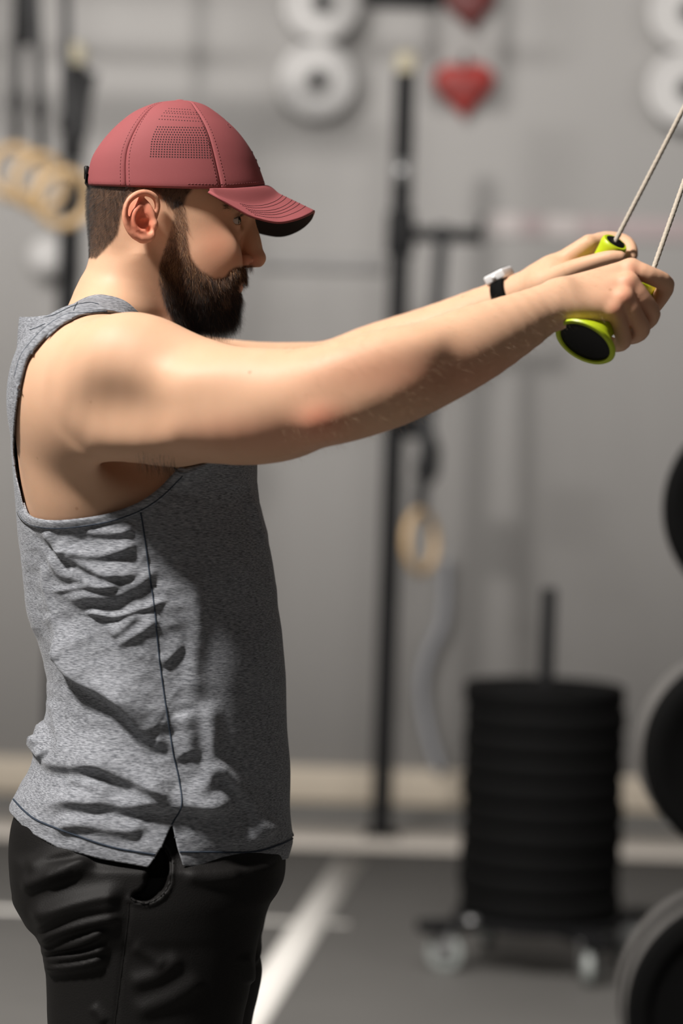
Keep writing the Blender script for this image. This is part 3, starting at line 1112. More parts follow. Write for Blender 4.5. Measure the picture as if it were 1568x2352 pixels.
# deltoid, triceps and forearm masses of the near arm
B.ell(L(300, 835, -.222), er(115, 34, 95, -.2), 0.04, rot(18))
B.ell(L(360, 985, -.215), er(130, 30, 55, -.2), 0.04, rot(-8))
B.ell(L(560, 985, -.265), er(150, 30, 58, -.27), 0.035, rot(6))
B.ell(L(520, 880, -.268), er(125, 26, 42, -.27), 0.03, rot(-2))
B.ell(L(860, 830, -.32), er(150, 24, 48, -.3), 0.028, rot(-16))
B.ell(L(850, 925, -.318), er(140, 24, 46, -.3), 0.028, rot(-22))
B.ell(L(738, 958, -.322), er(26, 13, 22, -.3), 0.022)                                          # elbow
B.ell(L(228, 935, -.2985), er(120, 40, 66, -.2), 0.035, rot(14), '-')
B.ell(L(300, 1048, -.172), er(75, 22, 40, -.17), 0.04, rot(22), '-')                          # arm pit

# head -------------------------------------------------------------------
B.loft(rows_px([(256, 392, 424, 8), (264, 348, 468, 30), (282, 300, 515, 50), (310, 262, 550, 62), (350, 232, 572, 71), (400, 214, 582, 76.5), (440, 206, 582, 77.5),
                (480, 204, 578, 76), (520, 206, 560, 73), (560, 212, 520, 66), (592, 226, 480, 56), (615, 250, 440, 44), (628, 290, 400, 20)]), 0.012, 2.15)
B.loft(rows_px([(455, 380, 576, 60), (490, 340, 570, 65), (530, 336, 558, 66), (570, 338, 551, 64), (610, 345, 550, 60.5), (640, 352, 548, 57.5), (670, 364, 548, 53.5),
                (695, 384, 543, 47), (715, 408, 541, 40), (730, 436, 536, 31), (741, 470, 520, 17)]), 0.014, 2.05)
B.ell(L(545, 634), er(16, 19, 30), 0.014)
for sy in (-1, 1):
    B.cone(L(570, 474, sy * .012), L(520, 470, sy * .047), 0.0062, 0.006, 0.012)              # brow
    B.ell(L(478, 566, sy * .0485), er(58, 11, 36), 0.03, rot(8))
    B.ell(L(486, 615, sy * .043), er(52, 10, 42), 0.03)                              # cheek bone
    B.ell(L(556, 507, sy * .032), er(22, 15, 20), 0.010, None, '-')                            # eye socket
    B.ell(L(528, 505, sy * .0335), (.0142, .0142, .0142), 0.004)                               # lids
    B.cone(L(512, 531, sy * .046), L(550, 533, sy * .02), 0.0038, 0.003, 0.01)                 # lower lid bag
    B.ell(L(549, 506, sy * .037), (.0115, .0125, .0043), 0.0012, rot(-14), '-')                # lid opening
# nose
B.limb([(X_(566), 0, Z_(488), 15 / 1900, .0065), (X_(571), 0, Z_(520), 18 / 1900, .0072), (X_(576), 0, Z_(552), 23 / 1900, .009), (X_(583), 0, Z_(588), 23 / 1900, .0098)], 0.007, 14)
B.ell(L(594, 595), er(16, 9.6, 16), 0.006)
B.cone(L(594, 605), L(570, 608), 0.004, 0.004, 0.004)
for sy in (-1, 1):
    B.ell(L(564, 598, sy * .0135), er(18, 6.2, 13.5), 0.0025, rot(4))
    B.ell(L(579, 607, sy * .0145), er(12, 5.5, 4.6), 0.0012, rot(12), '-')
    B.cone(L(552, 578, sy * .0185), L(546, 604, sy * .019), 0.0032, 0.0026, 0.003, '-')
# lips
B.ell(L(551, 647), er(8, 22, 8), 0.004)
B.ell(L(546, 664), er(8, 19, 8), 0.004)
B.cone(L(559, 655, -.02), L(559, 655, .02), 0.0016, 0.0016, 0.002, '-')
# ears
for sy in (-1, 1):
    def e(px, py, y, r):
        return pt(px, py, sy * y, r)
    B.ell(L(325, 500, sy * .0855), er(34, 5.2, 52, -.085), 0.005, rot(-17, -16 * sy * -1))
    B.path([e(357, 500, .084, 2.6), e(362, 474, .084, 3.5), e(356, 454, .0865, 3.9), e(338, 443, .0905, 3.9), e(317, 445, .0945, 3.9), e(298, 459, .098, 3.9), e(288, 480, .100, 3.9),
            e(288, 504, .0995, 3.9), e(295, 525, .0975, 3.8), e(308, 541, .095, 4.2), e(324, 550, .0915, 4.2)], 0.0045, n=34)
    B.ell(L(338, 545, sy * .0895), er(19, 4.4, 13, -.09), 0.005, rot(-14))
    B.ell(L(320, 466, sy * .101), er(22, 4.6, 13, -.1), 0.004, rot(-28), '-')
    B.ell(L(301, 484, sy * .104), er(6.5, 4.4, 22, -.1), 0.004, rot(6), '-')
    B.path([e(320, 474, .0925, 3.2), e(310, 488, .0945, 4.2), e(307, 504, .095, 4.3), e(312, 519, .0945, 4.2), e(323, 528, .093, 3.8), e(335, 530, .091, 3.2)], 0.005, n=20)
    B.ell(L(331, 508, sy * .098), er(18, 12.5, 20, -.095), 0.003, rot(-16), '-')
    B.ell(L(341, 524, sy * .096), er(8, 11, 12, -.095), 0.002, None, '-')
    B.path([e(350, 496, .0865, 1.9), e(336, 500, .0875, 1.9), e(322, 502, .0885, 1.6)], 0.003)
    B.ell(L(357, 516, sy * .0885), er(6.5, 4.2, 11, -.09), 0.003)                              # tragus

# hands ------------------------------------------------------------------
# near (right) hand, seen from the back: palm and knuckles, then fingers closed round the grip
HP = [(1452, 617, -.213), (1446, 650, -.231), (1434, 685, -.241), (1411, 712, -.242)]
for k, (x, y, d) in enumerate(HP):
    B.cone(L(1276, 678 + 11 * k, -.224 - .007 * k), L(x - 6, y + 1, d + .003), 0.0165, 0.0115, 0.012)
    B.ell(L(x - 4, y, d - .002), (.0105, .0105, .0105), 0.006)
B.cone(L(1290, 716, -.226), L(1372, 728, -.216), 0.019, 0.014, 0.014)                          # heel of the hand
B.cone(L(1290, 688, -.215), L(1420, 660, -.20), 0.018, 0.012, 0.014)
FING = [[(1452, 617, -.213, 9.8), (1490, 632, -.216, 9.2), (1528, 653, -.202, 9.0), (1511, 690, -.180, 8.2), (1492, 712, -.160, 7.2), (1468, 715, -.150, 6.6)],
        [(1446, 650, -.231, 9.9), (1474, 686, -.229, 9.2), (1496, 721, -.215, 9.0), (1476, 745, -.185, 8.0), (1450, 742, -.166, 7.2), (1430, 728, -.158, 6.6)],
        [(1434, 685, -.241, 9.7), (1456, 722, -.236, 9.0), (1473, 757, -.220, 8.8), (1448, 774, -.184, 7.8), (1424, 762, -.168, 7.0), (1408, 745, -.162, 6.4)],
        [(1411, 712, -.242, 9.2), (1424, 748, -.236, 8.4), (1431, 784, -.218, 8.2), (1408, 792, -.182, 7.2), (1388, 778, -.170, 6.4), (1378, 764, -.166, 6.0)]]
for f in FING:
    B.path([pt(q[0], q[1], q[2], q[3] * 1.12) for q in f], 0.003, n=16)
B.path([pt(1300, 680, -.212, 14), pt(1370, 655, -.186, 11.5), pt(1430, 652, -.164, 10), pt(1478, 668, -.152, 8.6)], 0.006, n=10)   # thumb behind the grip
# far (left) hand, thumb towards the lens
HF = [(1352, 560, .142), (1346, 592, .158), (1336, 626, .163), (1322, 655, .158)]
for k, (x, y, d) in enumerate(HF):
    B.cone(L(1240, 640 + 11 * k, .162), L(x, y, d), 0.0165, 0.0118, 0.012)
B.cone(L(1245, 655, .14), L(1330, 640, .125), 0.02, 0.015, 0.014)
B.path([pt(1258, 650, .132, 16), pt(1312, 620, .104, 12.2), pt(1362, 602, .086, 10), pt(1400, 592, .078, 9.2), pt(1424, 590, .076, 7.4)], 0.008, n=14)
FF = [[(1352, 560, .142, 10), (1392, 548, .148, 9.4), (1436, 556, .142, 9.0), (1450, 582, .122, 8.2), (1440, 605, .106, 7.2)],
      [(1346, 592, .158, 10), (1384, 598, .168, 9.4), (1420, 612, .156, 9.0), (1424, 640, .134, 8.2), (1404, 652, .118, 7.2)],
      [(1336, 626, .163, 9.8), (1368, 640, .172, 9.2), (1400, 660, .160, 8.8), (1398, 684, .138, 8), (1378, 690, .124, 7)],
      [(1322, 655, .158, 9), (1346, 678, .166, 8.4), (1372, 700, .156, 8), (1366, 718, .138, 7.2), (1350, 716, .126, 6.6)]]
for f in FF:
    B.path([pt(*q) for q in f], 0.0026, n=14)

BV, BQ = B.surface()
BV = relax(BV, BQ, 2, 0.5)
qx_, qy_ = proj(BV)
soft = np.clip(np.minimum((qy_ - 715) / 40, (1190 - (784 + BV[:, 0] * FPX / (DIST + BV[:, 1]))) / 150), 0, 1)
nk = (qy_ > 585) & (qy_ < 760) & (qx_ < 400)
soft = np.maximum(soft, nk * 0.6)[:, None]
for _ in range(36):
    BV = BV + (relax(BV, BQ, 1, 0.5) - BV) * soft
BN = vnormals(BV, BQ)
px, py = proj(BV)
hs = FPX / (DIST + BV[:, 1])
sx, sy_ = 784 + BV[:, 0] * hs, 1176 - BV[:, 2] * hs           # true pixel of every vertex
near = BV[:, 1] < 0


def blob(cx, cy, rx, ry, x=None, y=None):
    x = px if x is None else x
    y = py if y is None else y
    return np.exp(-(((x - cx) / rx) ** 2 + ((y - cy) / ry) ** 2))


headz = (py < 790) & (px < 640) & (np.abs(BV[:, 1]) < 0.115)
red = 1.0 * blob(322, 500, 46, 66) * (np.abs(BV[:, 1]) > 0.079) * headz
red += (0.42 * blob(580, 598, 34, 22) + 0.18 * blob(500, 560, 60, 60) + 0.45 * blob(556, 658, 16, 16) + 0.2 * blob(440, 700, 90, 80)) * headz
red += 0.5 * blob(738, 962, 60, 40, sx, sy_) * near + 0.28 * blob(600, 1000, 190, 45, sx, sy_) * near
red += 0.16 * blob(500, 560, 50, 60) * headz + 0.26 * blob(1452, 690, 75, 75, sx, sy_) + 0.3 * blob(1000, 860, 300, 60, sx, sy_) * near
for f in FING:
    red += 0.25 * blob(f[0][0], f[0][1], 14, 14, sx, sy_) * near
BEARD = [(402, 462), (424, 468), (430, 505), (430, 555), (437, 592), (462, 622), (492, 640), (516, 636), (528, 620), (545, 612), (580, 608), (596, 640), (590, 700), (575, 790), (470, 790),
         (405, 745), (380, 705), (366, 655), (364, 612), (378, 570), (392, 525), (398, 490)]
LIPS = [(547, 650), (560, 647), (580, 652), (580, 668), (548, 671), (542, 662)]
HAIRP = [(180, 380), (450, 380), (442, 436), (430, 450), (423, 470), (396, 482), (378, 462), (366, 446), (352, 438), (320, 434), (296, 446), (284, 470), (276, 505), (270, 540),
         (252, 562), (236, 578), (222, 594), (190, 592)]
hair_m = (in_poly(px, py, HAIRP) & headz)
beard_m = (in_poly(px, py, BEARD) & ~in_poly(px, py, LIPS) & headz & (BV[:, 1] != 9))
stub = np.where(hair_m, 0.85, 0.0) + np.where(beard_m, np.interp(py, [470, 540, 600, 650], [0.30, 0.45, 0.62, 0.85]), 0.0)
stub = np.where(in_poly(px, py, [(505, 676), (532, 672), (536, 708), (515, 712)]) & headz, 0.55, stub)
EC = None
for _ in range(5):
    E4 = np.concatenate([BQ[:, [0, 1]], BQ[:, [1, 2]]])
    acc = np.bincount(E4[:, 0], stub[E4[:, 1]], len(BV)) + np.bincount(E4[:, 1], stub[E4[:, 0]], len(BV))
    cnt = np.bincount(E4[:, 0], minlength=len(BV)) + np.bincount(E4[:, 1], minlength=len(BV))
    stub = 0.5 * stub + 0.5 * acc / np.maximum(cnt, 1)

feet = world(BV[np.argmin(BV[:, 2])])
BASE = world([[X_(318), 0, 0]])[0] * (1, 1, 0)
me = mesh_np('person', world(BV) - BASE, BQ)
add_attr(me, 'red', np.clip(red, 0, 1))
add_attr(me, 'stubble', np.clip(stub, 0, 1))
MAN = link('person', me, None, MAT['skin'])
MAN.location = BASE
thing(MAN, 'bearded person in a dusty red cap and grey tank top, stretching both arms forward', 'person')


def part(name, V, Q, mat, T=None, parent=None, smooth=True, frame=True, label=None, sharp=None):
    """Part of the man from figure-frame (or world) points; meshes share the man's origin."""
    me = mesh_np(name, (world(V) if frame else np.asarray(V)) - BASE, Q, T)
    o = link(name, me, parent or MAN, mat, smooth)
    if sharp:
        me.set_sharp_from_angle(angle=math.radians(sharp))
    if label:
        o['label'] = label
    return o


# eyes -------------------------------------------------------------------
def eye_material():
    m, nt, b = nodes_of('eye')
    a = nd(nt, 'ShaderNodeAttribute', attribute_name='gaze')
    cr = nd(nt, 'ShaderNodeValToRGB')
    cr.color_ramp.interpolation = 'LINEAR'
    e = cr.color_ramp.elements
    e[0].position, e[0].color = 0.0, (0.62, 0.57, 0.54, 1)
    e[1].position, e[1].color = 1.0, (0.004, 0.003, 0.003, 1)
    for p, c in ((0.80, (0.60, 0.55, 0.52)), (0.845, (0.02, 0.012, 0.008)), (0.93, (0.03, 0.017, 0.009)), (0.965, (0.006, 0.004, 0.003))):
        q = e.new(p)
        q.color = (*c, 1)
    nt.links.new(a.outputs['Fac'], cr.inputs['Fac'])
    nt.links.new(cr.outputs['Color'], b.inputs['Base Color'])
    b.inputs['Roughness'].default_value = 0.12
    return m


EYE = eye_material()
for s in (-1, 1):
    c = L(528, 505.5, s * .0335)
    u, v = np.meshgrid(np.linspace(0, np.pi, 25), np.arange(36) / 36 * 2 * np.pi, indexing='ij')
    d = np.stack([np.cos(u), np.sin(u) * np.cos(v), np.sin(u) * np.sin(v)], -1).reshape(-1, 3)
    cosg = d[:, 0]
    rad = 0.0124 + 0.0009 * np.clip((cosg - 0.86) / 0.14, 0, 1)
    i, j = np.meshgrid(np.arange(24), np.arange(36), indexing='ij')
    j2 = (j + 1) % 36
    Q = np.stack([i * 36 + j, i * 36 + j2, (i + 1) * 36 + j2, (i + 1) * 36 + j], -1).reshape(-1, 4)
    o = part('eye', c + d * rad[:, None], Q, EYE)
    add_attr(o.data, 'gaze', cosg) if len(o.data.vertices) == len(cosg) else None


# ------------------------------------------------------------------ hair strands
def roots(mask, n, y_sides=True):
    """n random points on body faces whose corners all lie in mask."""
    m = mask[BQ].all(1)
    q = BQ[m]
    ar = np.linalg.norm(np.cross(BV[q[:, 2]] - BV[q[:, 0]], BV[q[:, 3]] - BV[q[:, 1]]), axis=1)
    k = rng.choice(len(q), n, p=ar / ar.sum())
    a, b = rng.random(n)[:, None], rng.random(n)[:, None]
    P = (BV[q[k, 0]] * (1 - a) + BV[q[k, 1]] * a) * (1 - b) + (BV[q[k, 3]] * (1 - a) + BV[q[k, 2]] * a) * b
    N = (BN[q[k, 0]] * (1 - a) + BN[q[k, 1]] * a) * (1 - b) + (BN[q[k, 3]] * (1 - a) + BN[q[k, 2]] * a) * b
    return P, N


def strands(name, P, D, ln, droop, npt, rad, mat, curl=0.0, label=None, shade=None):
    """Hair curves: start at P, leave along D, bend towards droop."""
    n = len(P)
    t = np.linspace(0, 1, npt)
    D = D / np.linalg.norm(D, axis=1)[:, None]
    ph = rng.random((n, 3)) * 6.28
    fr = rng.uniform(2.5, 6.0, (n, 1))
    pts = np.zeros((n, npt, 3))
    for k, tk in enumerate(t):
        w = curl * ln[:, None] * tk * np.sin(ph + fr * tk)
        pts[:, k] = P + D * (ln * tk)[:, None] + droop * (ln * tk * tk)[:, None] + w
    cu = bpy.data.hair_curves.new(name)
    cu.add_curves([npt] * n)
    pw = world(pts.reshape(-1, 3)) - BASE
    cu.attributes['position'].data.foreach_set('vector', pw.astype(np.float32).ravel())
    r = cu.attributes.new('radius', 'FLOAT', 'POINT')
    r.data.foreach_set('value', np.tile(rad * (1 - 0.75 * t), n).astype(np.float32))
    cu.materials.append(mat)
    sh = cu.attributes.new('shade', 'FLOAT', 'POINT')
    sh.data.foreach_set('value', np.repeat(rng.random(n) if shade is None else shade, npt).astype(np.float32))
    o = bpy.data.objects.new(name, cu)
    COL.objects.link(o)
    o.parent = MAN
    o['kind'] = 'stuff'
    if label:
        o['label'] = label
    return o


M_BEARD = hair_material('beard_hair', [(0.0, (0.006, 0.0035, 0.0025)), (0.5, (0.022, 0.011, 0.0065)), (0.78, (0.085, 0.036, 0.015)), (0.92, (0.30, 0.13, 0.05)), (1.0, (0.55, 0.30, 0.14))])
M_HAIR = hair_material('head_hair', [(0.0, (0.006, 0.004, 0.003)), (0.8, (0.016, 0.010, 0.007)), (1.0, (0.10, 0.065, 0.045))])
M_FUZZ = hair_material('body_hair', [(0.0, (0.25, 0.14, 0.07)), (1.0, (0.62, 0.45, 0.28))])

# beard
P, N = roots(beard_m & (BV[:, 1] < 0.07), 34000)
qx, qy = proj(P)
ln = np.interp(qy, [460, 560, 620, 660, 700, 745], [3.0, 6.0, 8.0, 10.5, 14, 17]) * R1000
must = (qx > 526) & (qy < 648)
ln = np.where(must, 7.5 * R1000, ln)
ln *= rng.uniform(0.55, 1.15, len(ln))
keep = rng.random(len(ln)) < np.clip(np.interp(qy, [460, 560, 610], [0.32, 0.62, 1.0]) + must, 0, 1)
keep &= ~(in_poly(qx, qy, [(508, 676), (530, 674), (534, 706), (516, 710)]) & (rng.random(len(ln)) < 0.6))
P, N, ln, qx, qy, must = P[keep], N[keep], ln[keep], qx[keep], qy[keep], must[keep]
low = np.clip((qy - 600) / 110, 0, 1)[:, None]
down = np.array([0.12, 0, -1.0])
side = np.sign(P[:, 1:2]) * np.array([0, 1.0, 0])
D = N * (0.62 - 0.28 * low) + down * (0.55 + 0.45 * low) + rng.normal(0, 0.22, N.shape)
D = np.where(must[:, None], N * 0.35 + np.array([0.10, 0, -0.75]) + side * 0.35 + rng.normal(0, 0.15, N.shape), D)
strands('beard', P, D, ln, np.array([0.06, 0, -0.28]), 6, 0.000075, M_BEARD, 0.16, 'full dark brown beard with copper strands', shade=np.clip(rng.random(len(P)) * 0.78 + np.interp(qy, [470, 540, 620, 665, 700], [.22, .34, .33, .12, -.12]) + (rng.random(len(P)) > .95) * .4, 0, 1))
# short hair under the cap
P, N = roots(hair_m & (py > 400), 17000)
qx, qy = proj(P)
ln = np.interp(qy, [430, 500, 545, 592], [6.5, 5.5, 3.8, 1.8]) * R1000 * rng.uniform(0.6, 1.15, len(qy))
ln = np.where((qx > 380), 5.0 * R1000 * rng.uniform(0.6, 1.1, len(qy)), ln)
D = N * 0.75 + np.array([-0.18, 0, -0.7]) + rng.normal(0, 0.18, N.shape)
strands('hair', P, D, ln, np.array([0, 0, -0.15]), 4, 0.00007, M_HAIR, 0.05, 'short dark hair clipped close at the nape')
# eyebrow and lashes
for s in (-1, 1):
    bm_ = in_poly(px, py, [(515, 470), (545, 468), (578, 474), (578, 484), (545, 480), (518, 482)]) & headz & (BV[:, 1] * s > 0.008)
    P, N = roots(bm_, 420)
    D = N * 0.5 + np.array([-0.9, 0, 0.1]) + rng.normal(0, .15, N.shape)
    strands('eyebrow', P, D, np.full(len(P), .008) * rng.uniform(.6, 1.1, len(P)), np.array([0, 0, -.1]), 4, 0.00008, M_HAIR)
    a = np.linspace(0, 1, 60)[:, None]
    P = L(536, 503, s * .0475) * (1 - a) + L(553, 495, s * .027) * a + rng.normal(0, .0004, (60, 3))
    D = np.array([0.8, s * 0.35, 0.15]) + rng.normal(0, .12, P.shape)
    strands('eyelash', P, D, np.full(60, .0075), np.array([0, 0, .25]), 4, 0.00009, M_HAIR)
# fine hair of the forearms
fm = (sx > 640) & (sx < 1400) & (np.abs(BV[:, 1]) > 0.09) & (BV[:, 2] > -0.1)
P, N = roots(fm, 5200)
D = N * 0.55 + np.array([0.55, 0, -0.25]) + rng.normal(0, .3, N.shape)
strands('arm_hair', P, D, rng.uniform(.004, .011, len(P)), np.array([.1, 0, -.2]), 4, 0.00005, M_FUZZ)
nm = headz & (px < 380) & (py > 590) & (py < 700)
# arm pit hair
pm = near & in_poly(sx, sy_, [(300, 1030), (400, 1045), (410, 1080), (370, 1090), (320, 1060)])
if pm.sum() > 30:
    P, N = roots(pm, 260)
    D = N * 0.5 + np.array([0.3, 0, -0.8]) + rng.normal(0, .25, N.shape)
    strands('armpit_hair', P, D, rng.uniform(.008, .018, len(P)), np.array([0, 0, -.2]), 5, 0.00007, M_HAIR, .1)

# ================================================================== cloth tools
def ray_to(bvh_, px_, py_, ymax=0.0):
    """Point and normal of a surface (figure frame) along the sight line of a pixel."""
    o = np.array([0.0, -DIST, 0.0])
    d = np.array([(px_ - 784) / FPX, 1.0, (1176 - py_) / FPX])
    d /= np.linalg.norm(d)
    h = bvh_.ray_cast(Vector(o), Vector(d))
    return (None, None) if h[0] is None else (np.array(h[0]), np.array(h[1]))


def bvh(V, Q):
    return BVHTree.FromPolygons([tuple(v) for v in V], [tuple(int(i) for i in q) for q in Q])


def on_surface(tree, line, n, lift=0.0):
    """Spline of pixels laid on a surface."""
    out, nor = [], []
    for x, y in spline(np.asarray(line, float), n):
        p, q = ray_to(tree, x, y)
        if p is not None and p[1] < 0.012:
            q = q if q[1] < 0 else -q
            if out and np.linalg.norm(p - out[-1]) > 0.03:
                continue
            out.append(p + q * lift)
            nor.append(q)
    return np.array(out), np.array(nor)


def mirror(V):
    return V * np.array([1, -1, 1])


def thread(name, pts, rad, mat, parent, both=True, seg=6):
    a = tube_mesh(pts, rad, seg)
    V, Q, T = a
    if both:
        part(name, mirror(V), Q[:, ::-1], mat, T[:, ::-1], parent)
    return part(name, V, Q, mat, T, parent)


def dashes(name, tree, lines, dash, gap, w, lift, mat, parent, both=True):
    """Rows of little raised stitches along pixel lines."""
    parts = []
    for ln in lines:
        P, N = on_surface(tree, ln, 200, lift)
        if len(P) < 4:
            continue
        s = np.concatenate([[0], np.cumsum(np.linalg.norm(np.diff(P, axis=0), axis=1))])
        for k in np.arange(0, s[-1] - dash, dash + gap):
            a = np.array([np.interp(k, s, P[:, c]) for c in range(3)])
            b = np.array([np.interp(k + dash, s, P[:, c]) for c in range(3)])
            n = N[min(len(N) - 1, np.searchsorted(s, k))]
            x = (b - a) / (np.linalg.norm(b - a) + 1e-9)
            y = np.cross(n, x)
            y /= np.linalg.norm(y) + 1e-9
            R = np.stack([x, y, np.cross(x, y)])
            parts.append(box_part((a + b) / 2, (dash, w, w * 0.7), R))
            if both:
                parts.append(box_part(mirror((a + b) / 2), (dash, w, w * 0.7), R * np.array([1, -1, 1])))
    V, Q, T = join(*parts)
    o = part(name, V, Q, mat, None, parent, False)
    o['kind'] = 'stuff'
    return o


# ------------------------------------------------------------------ tank top
NT, NV = 640, 620
BACK = np.array([(700, 40), (735, 43), (770, 47), (810, 49), (850, 42), (940, 31), (1030, 29), (1130, 37), (1230, 46), (1330, 61), (1430, 85), (1500, 98), (1560, 106), (1620, 109), (1655, 104),
                 (1680, 92), (1705, 80), (1730, 76), (1755, 69), (1790, 52), (1830, 31), (1850, 23), (1870, 22), (2030, 22)], float)
FRONT = np.array([(700, 420), (800, 520), (900, 568), (1000, 580), (1055, 585), (1120, 592), (1200, 601), (1280, 616), (1350, 631), (1450, 646), (1550, 656), (1650, 663), (1750, 667),
                  (1850, 669), (1915, 672), (1935, 671), (1975, 657), (2030, 650)], float)
WID = np.array([(700, 90), (800, 140), (900, 172), (1000, 180), (1100, 178), (1200, 174), (1350, 171), (1500, 170), (1650, 172), (1800, 182), (1900, 190), (2030, 192)], float)
v = np.linspace(0, 1, NV)
th = -np.pi + (np.arange(NT) + 0.5) / NT * 2 * np.pi
VL = 0.74
pyr = np.interp(v, [0, VL, 1], [2030, 940, 940])
n_ = 2.08
c_, s_ = np.cos(th), np.sin(th)


def ring(py_):
    xb, xf, w = (np.interp(py_, A[:, 0], A[:, 1]) for A in (BACK, FRONT, WID))
    cx, a = (X_(xb) + X_(xf)) / 2, (X_(xf) - X_(xb)) / 2
    return np.stack([cx + a * np.sign(c_) * np.abs(c_) ** (2 / n_), w / 1000 * np.sign(s_) * np.abs(s_) ** (2 / n_), np.full(NT, Z_(py_))], -1)


NECK = spline([(430, 872, 0), (400, 850, .03), (345, 800, .055), (286, 748, .072), (252, 722, .080), (222, 697, .083), (190, 692, .082), (155, 704, .074), (120, 720, .060), (80, 727, .036), (44, 728, 0)], 200)
na = np.interp(np.abs(th), np.linspace(0, np.pi, 200), np.arange(200))
NK = np.stack([np.interp(na, np.arange(200), NECK[:, i]) for i in range(3)], -1)
NKL = np.array([L(x, y, -z) for x, y, z in NK]) * np.stack([np.ones(NT), -np.sign(th), np.ones(NT)], -1)
TV = np.zeros((NV, NT, 3))
chest = ring(940)
for i, vv in enumerate(v):
    if vv <= VL:
        TV[i] = ring(pyr[i])
    else:
        t = (vv - VL) / (1 - VL)
        f = 1 - (1 - t) ** 1.35
        P = chest * (1 - t) + NKL * t
        P[:, 2] = chest[:, 2] * (1 - f) + NKL[:, 2] * f
        TV[i] = P
TV = TV.reshape(-1, 3)
i, j = np.meshgrid(np.arange(NV - 1), np.arange(NT), indexing='ij')
j2 = (j + 1) % NT
TQ = np.stack([i * NT + j, i * NT + j2, (i + 1) * NT + j2, (i + 1) * NT + j], -1).reshape(-1, 4)
tpx, tpy = proj(TV)
# keep the cloth outside the body above the waist (the arms hang out of the arm holes)
up_m = tpy < 1330
TV = B.push_out(TV, 0.0042, 8, up_m)
TV = relax(TV, TQ, 2, 0.4) if False else TV

# folds, authored where the photograph shows them, raised along the surface normal
tpx, tpy = proj(TV)
mm = R1000
d = np.zeros(len(TV))
wpx = tpx + 3.2 * np.sin(tpy * .033 + 1.1) + 2.5 * np.sin(tpx * .03 + tpy * .017)
wpy = tpy + 2.6 * np.sin(tpx * .037 + .4) + 1.8 * np.sin(tpx * .071 - tpy * .02 + 2.0)
wamp = 1 + 0.2 * np.sin(tpx * .041 + tpy * .017) + 0.14 * np.sin(tpx * .019 - tpy * .042 + 1.0)
FOLDS = [  # line of the crest in pixels, height mm, width above / below in px
    ([(150, 1262), (200, 1275), (255, 1270), (312, 1240)], 5, 16, 9), ([(120, 1240), (180, 1290), (240, 1316), (300, 1318), (330, 1300)], 7, 20, 9),
    ([(105, 1262), (150, 1312), (215, 1338), (285, 1338)], 6, 16, 10), ([(190, 1222), (250, 1226), (310, 1206)], 4, 12, 7),
    ([(95, 1215), (130, 1250), (165, 1272)], 4, 12, 8), ([(122, 1358), (160, 1352), (220, 1350), (290, 1344)], 3, 8, 4),
    ([(150, 1376), (215, 1372), (285, 1362), (340, 1330), (372, 1322)], 7, 22, 11), ([(180, 1412), (262, 1414), (330, 1398), (392, 1382)], 4.5, 10, 4),
    ([(250, 1460), (290, 1432), (322, 1402)], 5, 18, 10), ([(262, 1478), (320, 1452), (362, 1416)], 4, 18, 9),
    ([(122, 1428), (150, 1500), (200, 1556), (262, 1596), (304, 1640), (340, 1684), (398, 1708)], 18, 50, 16), ([(112, 1400), (138, 1462), (160, 1520)], 5, 14, 9),
    ([(372, 1532), (400, 1500), (424, 1478)], 4, 18, 9), ([(356, 1704), (392, 1716), (424, 1746)], 4, 18, 12),
    ([(470, 1600), (482, 1700), (486, 1760), (462, 1800), (420, 1818)], 7, 20, 15), ([(412, 1630), (432, 1690), (440, 1740)], 5, 20, 16),
    ([(92, 1730), (128, 1756), (180, 1762), (240, 1766), (300, 1788), (352, 1818), (398, 1828)], 12, 34, 13),
    ([(74, 1700), (92, 1722), (112, 1740)], 8, 20, 10), ([(150, 1790), (210, 1808), (252, 1832)], 5, 18, 9),
    ([(80, 1842), (150, 1846), (230, 1846), (330, 1848), (400, 1852), (480, 1852), (556, 1862)], 11, 30, 14),
    ([(482, 1750), (530, 1800), (570, 1850), (586, 1900), (588, 1930)], 8, 22, 12), ([(500, 1944), (560, 1936), (610, 1912), (640, 1880)], 8, 24, 14),
    ([(120, 1895), (200, 1898), (280, 1905), (340, 1900)], 6, 22, 12), ([(548, 1058), (540, 1090), (536, 1125)], 5, 14, 12),
    ([(565, 1120), (590, 1210), (616, 1300), (632, 1400)], 4, 10, 10), ([(556, 1060), (575, 1160), (600, 1260)], 3, 8, 8),
    ([(46, 1250), (66, 1360), (96, 1470)], 4, 10, 10), ([(96, 1290), (124, 1400), (150, 1470)], 3, 10, 8),
    ([(110, 1600), (140, 1680), (158, 1740)], 3, 12, 10), ([(98, 1660), (90, 1690), (100, 1716)], 5, 12, 10),
    ([(446, 1290), (452, 1400), (448, 1520), (452, 1620)], 4, 20, 20),
]
for ln, amp, u_, w_ in FOLDS:
    d += fold(wpx, wpy, ln, 1.08 * amp * mm, u_ * 1.1, w_ * 1.12) * wamp
